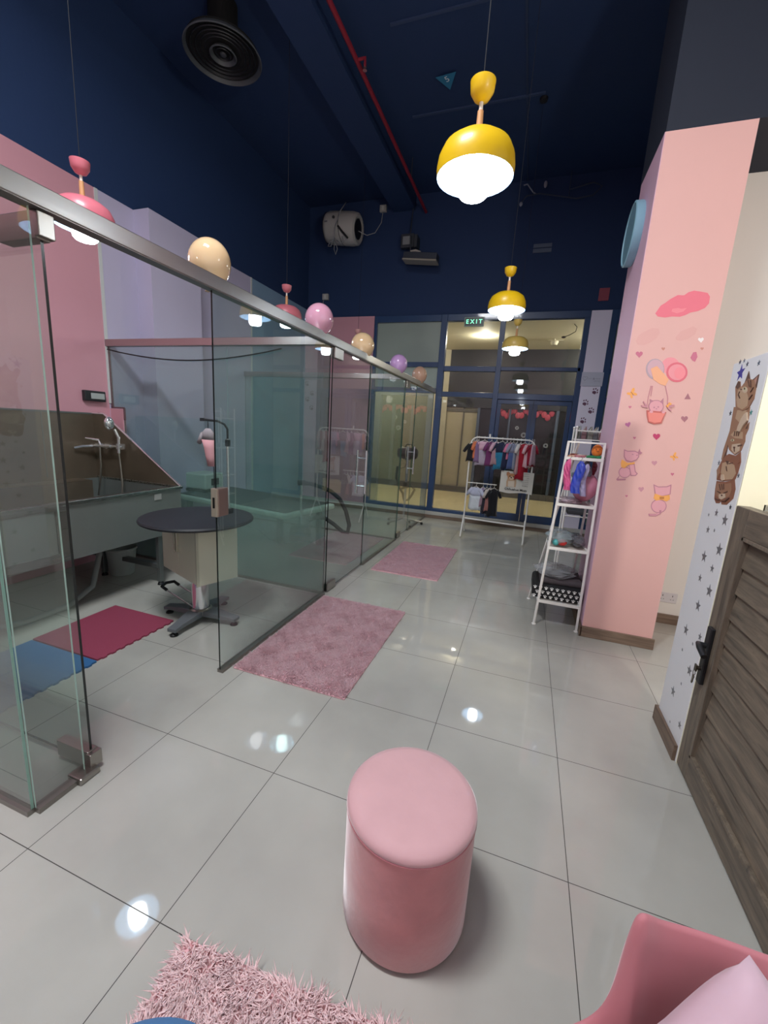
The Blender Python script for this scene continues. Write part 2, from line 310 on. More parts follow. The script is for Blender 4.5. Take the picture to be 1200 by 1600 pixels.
# sg [(2.122, 2.519), (2.409, 2.523), (2.419, 2.322), (2.127, 2.315)] col [(2.13, 3.386), (2.393, 3.384), (2.404, 1.674), (2.152, 1.66)]
DECALS = {'pink_cloud':[('cloudpink',[(2.179,2.376),(2.19,2.398),(2.202,2.423),(2.225,2.439),(2.252,2.463),(2.289,2.485),(2.325,2.482),(2.347,2.5),(2.376,2.508),(2.417,2.5),(2.453,2.491),(2.47,2.468),(2.472,2.428),(2.455,2.401),(2.418,2.383),(2.38,2.376),(2.352,2.36),(2.323,2.351),(2.281,2.354),(2.24,2.349),(2.197,2.356)]),('cloudpink2',[(2.273,2.401),(2.303,2.406),(2.325,2.4),(2.354,2.404),(2.338,2.383),(2.304,2.373),(2.271,2.385)])],'cloud_left':[('cloudgrey',[(2.093,2.206),(2.104,2.24),(2.133,2.263),(2.177,2.285),(2.216,2.279),(2.225,2.256),(2.215,2.222),(2.182,2.193),(2.147,2.176),(2.108,2.179)])],'cloud_right':[('cloudgrey',[(2.324,2.223),(2.344,2.26),(2.377,2.276),(2.41,2.291),(2.435,2.275),(2.429,2.242),(2.398,2.214),(2.359,2.203),(2.332,2.209)])],'balloon_basket':[('balloonpink2',[(2.377,2.043),(2.377,2.026),(2.372,2.01),(2.363,1.998),(2.35,1.99),(2.334,1.987),(2.317,1.989),(2.301,1.997),(2.287,2.009),(2.277,2.025),(2.271,2.042),(2.271,2.059),(2.276,2.074),(2.286,2.087),(2.299,2.095),(2.315,2.097),(2.332,2.095),(2.347,2.087),(2.361,2.075),(2.371,2.06)]),('balloonedge',[(2.292,2.021),(2.293,2.001),(2.288,1.982),(2.279,1.966),(2.265,1.956),(2.249,1.953),(2.231,1.956),(2.214,1.965),(2.199,1.98),(2.188,1.999),(2.182,2.02),(2.181,2.041),(2.186,2.06),(2.196,2.075),(2.21,2.085),(2.226,2.088),(2.244,2.085),(2.26,2.076),(2.275,2.061),(2.286,2.042)]),('balloonblue',[(2.288,2.024),(2.288,2.006),(2.284,1.99),(2.276,1.977),(2.264,1.968),(2.249,1.965),(2.234,1.967),(2.219,1.976),(2.206,1.989),(2.196,2.005),(2.191,2.023),(2.19,2.042),(2.195,2.058),(2.203,2.071),(2.215,2.08),(2.23,2.082),(2.245,2.08),(2.26,2.071),(2.273,2.059),(2.282,2.042)]),('balloonred',[(2.429,2.003),(2.43,1.983),(2.424,1.965),(2.413,1.951),(2.398,1.941),(2.379,1.938),(2.36,1.94),(2.341,1.949),(2.324,1.963),(2.312,1.981),(2.306,2.001),(2.306,2.021),(2.311,2.039),(2.323,2.053),(2.338,2.062),(2.357,2.066),(2.377,2.063),(2.395,2.054),(2.411,2.04),(2.423,2.022)]),('balloonpink2',[(2.417,2.003),(2.418,1.987),(2.413,1.973),(2.404,1.961),(2.392,1.953),(2.377,1.951),(2.361,1.953),(2.346,1.96),(2.333,1.971),(2.323,1.985),(2.318,2.001),(2.318,2.017),(2.323,2.032),(2.332,2.043),(2.344,2.05),(2.359,2.053),(2.375,2.051),(2.39,2.044),(2.403,2.032),(2.412,2.018)]),('balloonred2',[(2.416,1.997),(2.416,1.985),(2.414,1.974),(2.409,1.966),(2.401,1.96),(2.391,1.958),(2.381,1.96),(2.372,1.965),(2.363,1.973),(2.357,1.984),(2.353,1.996),(2.353,2.008),(2.355,2.019),(2.361,2.027),(2.369,2.033),(2.378,2.035),(2.388,2.033),(2.398,2.028),(2.406,2.019),(2.412,2.009)]),('balloonorange',[(2.21,2.023),(2.245,2.041),(2.284,2.001),(2.329,1.954),(2.315,1.913),(2.281,1.924),(2.238,1.953)]),('line',[(2.229,1.911),(2.235,1.911),(2.229,1.831),(2.231,1.775),(2.227,1.775),(2.225,1.837)]),('line',[(2.314,1.913),(2.318,1.913),(2.346,1.835),(2.352,1.786),(2.347,1.786),(2.341,1.835)]),('line',[(2.238,1.911),(2.242,1.911),(2.243,1.844),(2.239,1.844)]),('catline',[(2.328,1.776),(2.329,1.762),(2.324,1.75),(2.316,1.74),(2.305,1.733),(2.291,1.73),(2.277,1.732),(2.263,1.737),(2.251,1.747),(2.243,1.759),(2.238,1.772),(2.238,1.786),(2.243,1.799),(2.251,1.809),(2.263,1.816),(2.276,1.818),(2.29,1.817),(2.304,1.811),(2.316,1.802),(2.324,1.79)]),('catfill',[(2.324,1.776),(2.324,1.764),(2.32,1.753),(2.313,1.744),(2.302,1.737),(2.29,1.735),(2.277,1.736),(2.265,1.741),(2.254,1.75),(2.247,1.761),(2.243,1.773),(2.243,1.785),(2.247,1.796),(2.254,1.805),(2.265,1.811),(2.277,1.813),(2.29,1.812),(2.302,1.807),(2.312,1.799),(2.32,1.788)]),('catline',[(2.303,1.803),(2.318,1.831),(2.323,1.794)]),('catline',[(2.245,1.798),(2.238,1.822),(2.265,1.811)]),('catline',[(2.277,1.768),(2.276,1.764),(2.273,1.763),(2.27,1.764),(2.268,1.767),(2.269,1.771),(2.272,1.773),(2.275,1.771)]),('catline',[(2.301,1.772),(2.3,1.768),(2.298,1.767),(2.294,1.768),(2.292,1.772),(2.293,1.775),(2.296,1.777),(2.299,1.775)]),('catline',[(2.292,1.759),(2.291,1.757),(2.288,1.756),(2.285,1.757),(2.284,1.759),(2.285,1.761),(2.287,1.762),(2.29,1.761)]),('basketedge',[(2.23,1.747),(2.35,1.74),(2.341,1.703),(2.334,1.663),(2.291,1.655),(2.253,1.667),(2.239,1.707)]),('basket',[(2.24,1.735),(2.344,1.731),(2.335,1.704),(2.327,1.671),(2.29,1.664),(2.257,1.675),(2.247,1.707)]),('catfill',[(2.271,1.738),(2.269,1.733),(2.264,1.73),(2.258,1.73),(2.251,1.732),(2.248,1.737),(2.25,1.743),(2.255,1.746),(2.262,1.746),(2.268,1.743)]),('catfill',[(2.343,1.739),(2.342,1.734),(2.337,1.731),(2.331,1.73),(2.325,1.733),(2.322,1.738),(2.323,1.743),(2.328,1.747),(2.335,1.747),(2.34,1.744)]),('line',[(2.229,1.775),(2.192,1.78),(2.197,1.768),(2.234,1.762)]),('line',[(2.229,1.775),(2.202,1.808),(2.199,1.802),(2.224,1.766)]),('orange',[(2.342,1.78),(2.357,1.805),(2.372,1.796),(2.355,1.767)]),('line',[(2.355,1.783),(2.386,1.791),(2.392,1.782),(2.361,1.767)]),('line',[(2.354,1.774),(2.38,1.751),(2.375,1.745),(2.35,1.766)])],'sitting_cat':[('catline',[(2.204,1.312),(2.204,1.299),(2.2,1.287),(2.193,1.277),(2.183,1.27),(2.171,1.267),(2.158,1.268),(2.146,1.273),(2.136,1.281),(2.129,1.292),(2.125,1.304),(2.125,1.317),(2.129,1.329),(2.136,1.339),(2.146,1.346),(2.158,1.349),(2.171,1.348),(2.183,1.343),(2.193,1.335),(2.2,1.324)]),('catfill',[(2.199,1.311),(2.2,1.3),(2.196,1.29),(2.19,1.281),(2.181,1.275),(2.17,1.272),(2.159,1.273),(2.149,1.277),(2.14,1.284),(2.133,1.294),(2.13,1.305),(2.13,1.316),(2.133,1.326),(2.14,1.335),(2.149,1.341),(2.159,1.343),(2.17,1.343),(2.181,1.338),(2.19,1.331),(2.196,1.322)]),('catline',[(2.18,1.369),(2.217,1.375),(2.232,1.321),(2.249,1.306),(2.237,1.288),(2.205,1.285),(2.193,1.324)]),('catfill',[(2.185,1.363),(2.213,1.368),(2.227,1.317),(2.24,1.305),(2.233,1.294),(2.21,1.292),(2.199,1.324)]),('catline',[(2.118,1.253),(2.137,1.285),(2.13,1.258),(2.179,1.263),(2.178,1.252),(2.126,1.244)]),('catline',[(2.135,1.471),(2.16,1.461),(2.203,1.466),(2.23,1.455),(2.238,1.426),(2.225,1.399),(2.193,1.383),(2.159,1.39),(2.141,1.419)]),('catfill',[(2.141,1.462),(2.161,1.455),(2.203,1.46),(2.226,1.45),(2.232,1.427),(2.221,1.404),(2.192,1.39),(2.163,1.397),(2.147,1.42)]),('catline',[(2.2,1.439),(2.199,1.437),(2.195,1.436),(2.191,1.436),(2.189,1.439),(2.19,1.441),(2.194,1.442),(2.198,1.442)]),('catline',[(2.227,1.435),(2.226,1.432),(2.223,1.431),(2.219,1.432),(2.217,1.434),(2.218,1.437),(2.222,1.439),(2.225,1.438)]),('catline',[(2.225,1.454),(2.232,1.481),(2.239,1.462),(2.253,1.456),(2.239,1.44)]),('orange',[(2.132,1.398),(2.174,1.375),(2.216,1.385),(2.216,1.373),(2.176,1.362),(2.159,1.337),(2.137,1.342),(2.13,1.371)])],'back_view_cat':[('catline',[(2.463,1.094),(2.463,1.078),(2.459,1.064),(2.45,1.051),(2.438,1.043),(2.424,1.038),(2.408,1.039),(2.394,1.044),(2.381,1.054),(2.372,1.067),(2.367,1.083),(2.367,1.098),(2.371,1.113),(2.38,1.125),(2.392,1.134),(2.407,1.138),(2.422,1.137),(2.437,1.132),(2.449,1.122),(2.458,1.109)]),('catfill',[(2.458,1.093),(2.458,1.079),(2.454,1.066),(2.447,1.055),(2.436,1.047),(2.423,1.044),(2.409,1.044),(2.396,1.049),(2.385,1.058),(2.376,1.07),(2.372,1.083),(2.372,1.097),(2.376,1.11),(2.384,1.121),(2.395,1.129),(2.408,1.133),(2.421,1.132),(2.434,1.127),(2.446,1.119),(2.454,1.107)]),('catline',[(2.357,1.24),(2.391,1.227),(2.44,1.234),(2.466,1.25),(2.472,1.18),(2.425,1.158),(2.378,1.166)]),('catfill',[(2.365,1.23),(2.391,1.221),(2.443,1.228),(2.461,1.239),(2.466,1.182),(2.424,1.165),(2.383,1.171)]),('orange',[(2.377,1.176),(2.424,1.163),(2.467,1.176),(2.474,1.144),(2.456,1.128),(2.423,1.136),(2.391,1.126),(2.374,1.142)]),('orangeedge',[(2.408,1.156),(2.436,1.159),(2.438,1.142),(2.412,1.139)]),('catline',[(2.424,1.061),(2.436,1.061),(2.437,1.036),(2.409,1.014),(2.367,1.01),(2.361,1.026),(2.407,1.031),(2.426,1.043)]),('catfill',[(2.419,1.04),(2.432,1.039),(2.408,1.02),(2.371,1.017),(2.369,1.022),(2.407,1.025)])],'butterfly_upper':[('orange',[(2.126,1.853),(2.124,1.848),(2.118,1.846),(2.109,1.846),(2.1,1.848),(2.093,1.852),(2.091,1.857),(2.093,1.861),(2.1,1.864),(2.108,1.864),(2.117,1.862),(2.124,1.857)]),('orange',[(2.13,1.895),(2.134,1.891),(2.136,1.883),(2.135,1.873),(2.132,1.864),(2.128,1.859),(2.123,1.858),(2.119,1.862),(2.117,1.87),(2.117,1.88),(2.12,1.889),(2.125,1.894)]),('orange',[(2.157,1.848),(2.154,1.845),(2.148,1.844),(2.141,1.846),(2.133,1.85),(2.129,1.855),(2.128,1.86),(2.131,1.863),(2.137,1.864),(2.144,1.862),(2.151,1.858),(2.156,1.853)]),('orange',[(2.128,1.824),(2.124,1.825),(2.12,1.83),(2.117,1.836),(2.116,1.843),(2.117,1.849),(2.119,1.852),(2.123,1.85),(2.127,1.846),(2.13,1.84),(2.132,1.833),(2.131,1.827)]),('orangeedge',[(2.135,1.845),(2.133,1.846),(2.128,1.85),(2.123,1.856),(2.117,1.862),(2.114,1.867),(2.113,1.87),(2.115,1.869),(2.12,1.865),(2.126,1.859),(2.131,1.853),(2.135,1.847)])],'butterfly_lower':[('orange',[(2.451,1.439),(2.449,1.435),(2.444,1.433),(2.437,1.433),(2.43,1.434),(2.425,1.437),(2.423,1.441),(2.425,1.445),(2.43,1.447),(2.437,1.448),(2.444,1.446),(2.449,1.443)]),('orange',[(2.453,1.474),(2.456,1.471),(2.458,1.464),(2.457,1.456),(2.455,1.449),(2.452,1.444),(2.448,1.443),(2.445,1.446),(2.443,1.453),(2.443,1.461),(2.446,1.469),(2.449,1.473)]),('orange',[(2.474,1.436),(2.472,1.434),(2.468,1.433),(2.462,1.434),(2.456,1.437),(2.453,1.441),(2.452,1.445),(2.454,1.448),(2.458,1.448),(2.464,1.447),(2.47,1.444),(2.474,1.44)]),('orange',[(2.453,1.416),(2.45,1.416),(2.446,1.42),(2.444,1.425),(2.443,1.431),(2.443,1.436),(2.445,1.438),(2.449,1.437),(2.452,1.434),(2.454,1.428),(2.455,1.423),(2.455,1.418)]),('orangeedge',[(2.458,1.433),(2.456,1.433),(2.452,1.437),(2.448,1.441),(2.444,1.446),(2.441,1.45),(2.44,1.452),(2.442,1.452),(2.446,1.449),(2.45,1.444),(2.455,1.439),(2.457,1.435)])],'purple_star':[('purplestar',[(1.64,1.895),(1.647,1.869),(1.673,1.864),(1.65,1.85),(1.654,1.824),(1.634,1.841),(1.61,1.829),(1.62,1.854),(1.601,1.873),(1.628,1.871)])]}
HEARTS = [('white',[(2.466,2.212),(2.466,2.215),(2.469,2.219),(2.475,2.221),(2.481,2.216),(2.483,2.209),(2.48,2.202),(2.475,2.195),(2.473,2.19),(2.473,2.188),(2.472,2.19),(2.467,2.194),(2.459,2.2),(2.453,2.206),(2.451,2.213),(2.454,2.219),(2.46,2.219),(2.465,2.215)]),('mauve',[(2.125,2.125),(2.126,2.128),(2.13,2.134),(2.138,2.134),(2.146,2.128),(2.147,2.118),(2.142,2.109),(2.135,2.101),(2.131,2.095),(2.131,2.092),(2.129,2.095),(2.123,2.101),(2.114,2.109),(2.105,2.118),(2.104,2.128),(2.11,2.134),(2.118,2.134),(2.124,2.128)]),('mauve2',[(2.263,2.156),(2.263,2.157),(2.265,2.16),(2.269,2.161),(2.273,2.157),(2.273,2.153),(2.271,2.148),(2.267,2.144),(2.266,2.141),(2.265,2.14),(2.265,2.141),(2.262,2.144),(2.257,2.148),(2.253,2.153),(2.252,2.158),(2.255,2.161),(2.259,2.16),(2.262,2.157)]),('mauve2',[(2.484,2.156),(2.484,2.157),(2.485,2.16),(2.489,2.16),(2.492,2.157),(2.493,2.153),(2.491,2.149),(2.488,2.146),(2.486,2.143),(2.486,2.142),(2.485,2.143),(2.483,2.146),(2.479,2.149),(2.475,2.153),(2.475,2.157),(2.477,2.16),(2.48,2.16),(2.483,2.157)]),('purple2',[(2.13,1.651),(2.13,1.653),(2.131,1.659),(2.137,1.662),(2.144,1.66),(2.148,1.652),(2.146,1.643),(2.142,1.634),(2.141,1.628),(2.141,1.625),(2.14,1.627),(2.134,1.63),(2.125,1.634),(2.117,1.639),(2.114,1.647),(2.116,1.654),(2.123,1.656),(2.128,1.653)]),('mauvegrey',[(2.464,1.708),(2.464,1.711),(2.467,1.717),(2.475,1.718),(2.482,1.712),(2.484,1.702),(2.479,1.693),(2.473,1.685),(2.47,1.679),(2.469,1.676),(2.468,1.679),(2.462,1.685),(2.453,1.692),(2.445,1.701),(2.444,1.71),(2.449,1.717),(2.457,1.716),(2.462,1.711)]),('magenta',[(2.319,1.581),(2.319,1.585),(2.324,1.591),(2.332,1.592),(2.34,1.586),(2.342,1.576),(2.337,1.565),(2.329,1.556),(2.325,1.549),(2.325,1.546),(2.324,1.549),(2.317,1.555),(2.307,1.563),(2.299,1.573),(2.297,1.583),(2.303,1.591),(2.312,1.59),(2.318,1.585)]),('mauvepale',[(2.337,1.396),(2.337,1.399),(2.34,1.404),(2.347,1.405),(2.353,1.4),(2.354,1.392),(2.35,1.384),(2.345,1.377),(2.342,1.371),(2.342,1.369),(2.341,1.371),(2.336,1.376),(2.328,1.382),(2.321,1.39),(2.32,1.398),(2.324,1.403),(2.331,1.403),(2.336,1.399)]),('mauvepale',[(2.286,1.204),(2.286,1.207),(2.289,1.212),(2.296,1.214),(2.302,1.209),(2.303,1.2),(2.299,1.192),(2.294,1.184),(2.29,1.178),(2.29,1.176),(2.289,1.178),(2.284,1.183),(2.276,1.19),(2.269,1.197),(2.268,1.205),(2.273,1.211),(2.28,1.211),(2.284,1.207)]),('mauve',[(2.458,1.326),(2.458,1.327),(2.46,1.33),(2.464,1.331),(2.468,1.328),(2.469,1.323),(2.466,1.318),(2.463,1.314),(2.461,1.31),(2.461,1.309),(2.46,1.31),(2.457,1.313),(2.453,1.317),(2.449,1.321),(2.448,1.326),(2.451,1.33),(2.455,1.33),(2.457,1.327)]),('mauve',[(2.126,1.768),(2.126,1.77),(2.128,1.772),(2.131,1.773),(2.135,1.77),(2.135,1.766),(2.133,1.762),(2.13,1.758),(2.128,1.755),(2.128,1.754),(2.128,1.755),(2.125,1.758),(2.121,1.761),(2.117,1.765),(2.116,1.769),(2.119,1.772),(2.123,1.772),(2.125,1.77)]),('mauve',[(2.187,1.558),(2.187,1.56),(2.189,1.562),(2.192,1.563),(2.195,1.56),(2.196,1.556),(2.194,1.552),(2.191,1.548),(2.189,1.545),(2.189,1.544),(2.188,1.545),(2.186,1.548),(2.182,1.551),(2.179,1.555),(2.178,1.559),(2.18,1.562),(2.184,1.562),(2.186,1.56)]),('mauve',[(2.203,1.142),(2.203,1.143),(2.204,1.146),(2.207,1.146),(2.21,1.144),(2.211,1.14),(2.209,1.136),(2.206,1.133),(2.205,1.13),(2.205,1.129),(2.204,1.13),(2.202,1.132),(2.198,1.135),(2.195,1.138),(2.195,1.142),(2.197,1.145),(2.2,1.145),(2.202,1.143)]),('mauve',[(2.429,2.095),(2.439,2.129),(2.456,2.132),(2.468,2.101),(2.46,2.069),(2.443,2.078)]),('mauvegrey',[(2.441,1.829),(2.455,1.868),(2.478,1.83)])]
STARS = [[(1.565,1.241),(1.568,1.228),(1.581,1.226),(1.57,1.219),(1.572,1.206),(1.562,1.214),(1.55,1.208),(1.555,1.22),(1.546,1.23),(1.559,1.229)],[(1.64,1.207),(1.642,1.202),(1.647,1.201),(1.642,1.198),(1.643,1.192),(1.639,1.196),(1.634,1.193),(1.636,1.198),(1.632,1.203),(1.638,1.202)],[(1.445,1.279),(1.447,1.273),(1.454,1.271),(1.448,1.268),(1.449,1.261),(1.443,1.265),(1.437,1.262),(1.44,1.269),(1.435,1.274),(1.442,1.273)],[(1.469,1.235),(1.474,1.215),(1.494,1.212),(1.477,1.201),(1.48,1.181),(1.464,1.194),(1.446,1.185),(1.454,1.204),(1.44,1.218),(1.46,1.217)],[(1.614,1.149),(1.617,1.136),(1.631,1.134),(1.619,1.127),(1.621,1.114),(1.611,1.123),(1.599,1.117),(1.604,1.129),(1.595,1.139),(1.608,1.137)],[(1.545,1.151),(1.547,1.144),(1.553,1.143),(1.547,1.14),(1.548,1.133),(1.543,1.138),(1.538,1.135),(1.54,1.141),(1.536,1.145),(1.542,1.145)],[(1.459,1.103),(1.465,1.081),(1.486,1.078),(1.468,1.066),(1.471,1.044),(1.454,1.058),(1.434,1.048),(1.443,1.069),(1.427,1.085),(1.449,1.083)],[(1.592,1.031),(1.597,1.011),(1.618,1.007),(1.6,0.996),(1.603,0.975),(1.587,0.989),(1.568,0.979),(1.576,0.999),(1.561,1.014),(1.583,1.013)],[(1.483,0.994),(1.487,0.98),(1.501,0.978),(1.488,0.971),(1.491,0.957),(1.48,0.966),(1.467,0.959),(1.472,0.973),(1.462,0.983),(1.477,0.982)],[(1.582,0.915),(1.586,0.901),(1.599,0.899),(1.588,0.891),(1.59,0.877),(1.579,0.887),(1.566,0.88),(1.572,0.893),(1.562,0.903),(1.576,0.902)],[(1.463,0.904),(1.468,0.883),(1.49,0.879),(1.471,0.868),(1.475,0.846),(1.458,0.86),(1.438,0.85),(1.446,0.871),(1.431,0.886),(1.453,0.885)],[(1.54,0.797),(1.544,0.777),(1.565,0.774),(1.547,0.763),(1.55,0.743),(1.535,0.756),(1.516,0.747),(1.524,0.766),(1.51,0.78),(1.53,0.779)],[(1.611,0.638),(1.615,0.618),(1.636,0.615),(1.618,0.604),(1.621,0.583),(1.605,0.596),(1.587,0.587),(1.595,0.606),(1.58,0.621),(1.601,0.62)],[(1.448,0.668),(1.452,0.654),(1.465,0.652),(1.453,0.645),(1.456,0.631),(1.445,0.64),(1.433,0.634),(1.438,0.647),(1.428,0.657),(1.442,0.656)],[(1.502,0.594),(1.504,0.588),(1.51,0.587),(1.505,0.583),(1.506,0.577),(1.501,0.581),(1.495,0.578),(1.498,0.584),(1.493,0.589),(1.499,0.588)],[(1.599,0.511),(1.601,0.505),(1.607,0.504),(1.601,0.501),(1.602,0.494),(1.598,0.499),(1.592,0.496),(1.594,0.502),(1.59,0.506),(1.596,0.506)],[(1.477,0.485),(1.481,0.466),(1.5,0.463),(1.484,0.453),(1.487,0.434),(1.472,0.446),(1.454,0.438),(1.462,0.456),(1.448,0.469),(1.468,0.468)],[(1.527,0.362),(1.529,0.356),(1.535,0.355),(1.53,0.352),(1.531,0.346),(1.526,0.35),(1.52,0.347),(1.523,0.353),(1.518,0.357),(1.525,0.357)],[(1.601,0.293),(1.606,0.273),(1.626,0.27),(1.608,0.26),(1.611,0.239),(1.596,0.253),(1.578,0.244),(1.585,0.262),(1.571,0.277),(1.591,0.275)],[(1.555,0.123),(1.556,0.118),(1.561,0.117),(1.557,0.114),(1.558,0.109),(1.554,0.112),(1.549,0.11),(1.551,0.115),(1.547,0.119),(1.553,0.118)],[(1.447,0.198),(1.451,0.184),(1.465,0.182),(1.453,0.174),(1.455,0.16),(1.444,0.169),(1.431,0.163),(1.437,0.176),(1.427,0.186),(1.441,0.185)]]
STARS_TOP = [[(1.667,1.921),(1.669,1.913),(1.678,1.911),(1.671,1.907),(1.672,1.899),(1.665,1.904),(1.658,1.9),(1.661,1.908),(1.655,1.914),(1.664,1.913)],[(1.628,1.918),(1.629,1.911),(1.637,1.91),(1.63,1.906),(1.632,1.899),(1.626,1.903),(1.619,1.9),(1.622,1.907),(1.617,1.912),(1.624,1.912)],[(1.591,1.9),(1.593,1.891),(1.601,1.89),(1.594,1.885),(1.595,1.877),(1.589,1.882),(1.581,1.878),(1.584,1.886),(1.578,1.893),(1.587,1.892)],[(1.487,1.888),(1.489,1.88),(1.498,1.878),(1.491,1.873),(1.492,1.865),(1.485,1.87),(1.477,1.867),(1.481,1.875),(1.474,1.881),(1.483,1.88)],[(1.65,1.693),(1.652,1.684),(1.662,1.682),(1.654,1.677),(1.655,1.668),(1.648,1.674),(1.639,1.67),(1.643,1.679),(1.636,1.685),(1.646,1.685)],[(1.456,1.686),(1.458,1.677),(1.468,1.675),(1.46,1.67),(1.461,1.66),(1.454,1.667),(1.445,1.662),(1.449,1.671),(1.442,1.678),(1.452,1.678)],[(1.655,1.463),(1.657,1.454),(1.666,1.452),(1.658,1.447),(1.66,1.438),(1.652,1.444),(1.644,1.44),(1.648,1.449),(1.641,1.455),(1.65,1.455)],[(1.438,1.42),(1.44,1.411),(1.448,1.41),(1.441,1.405),(1.442,1.397),(1.436,1.403),(1.428,1.399),(1.432,1.407),(1.426,1.413),(1.434,1.412)],[(1.444,1.28),(1.446,1.271),(1.454,1.27),(1.447,1.266),(1.448,1.257),(1.442,1.263),(1.434,1.259),(1.437,1.267),(1.431,1.273),(1.44,1.272)]]
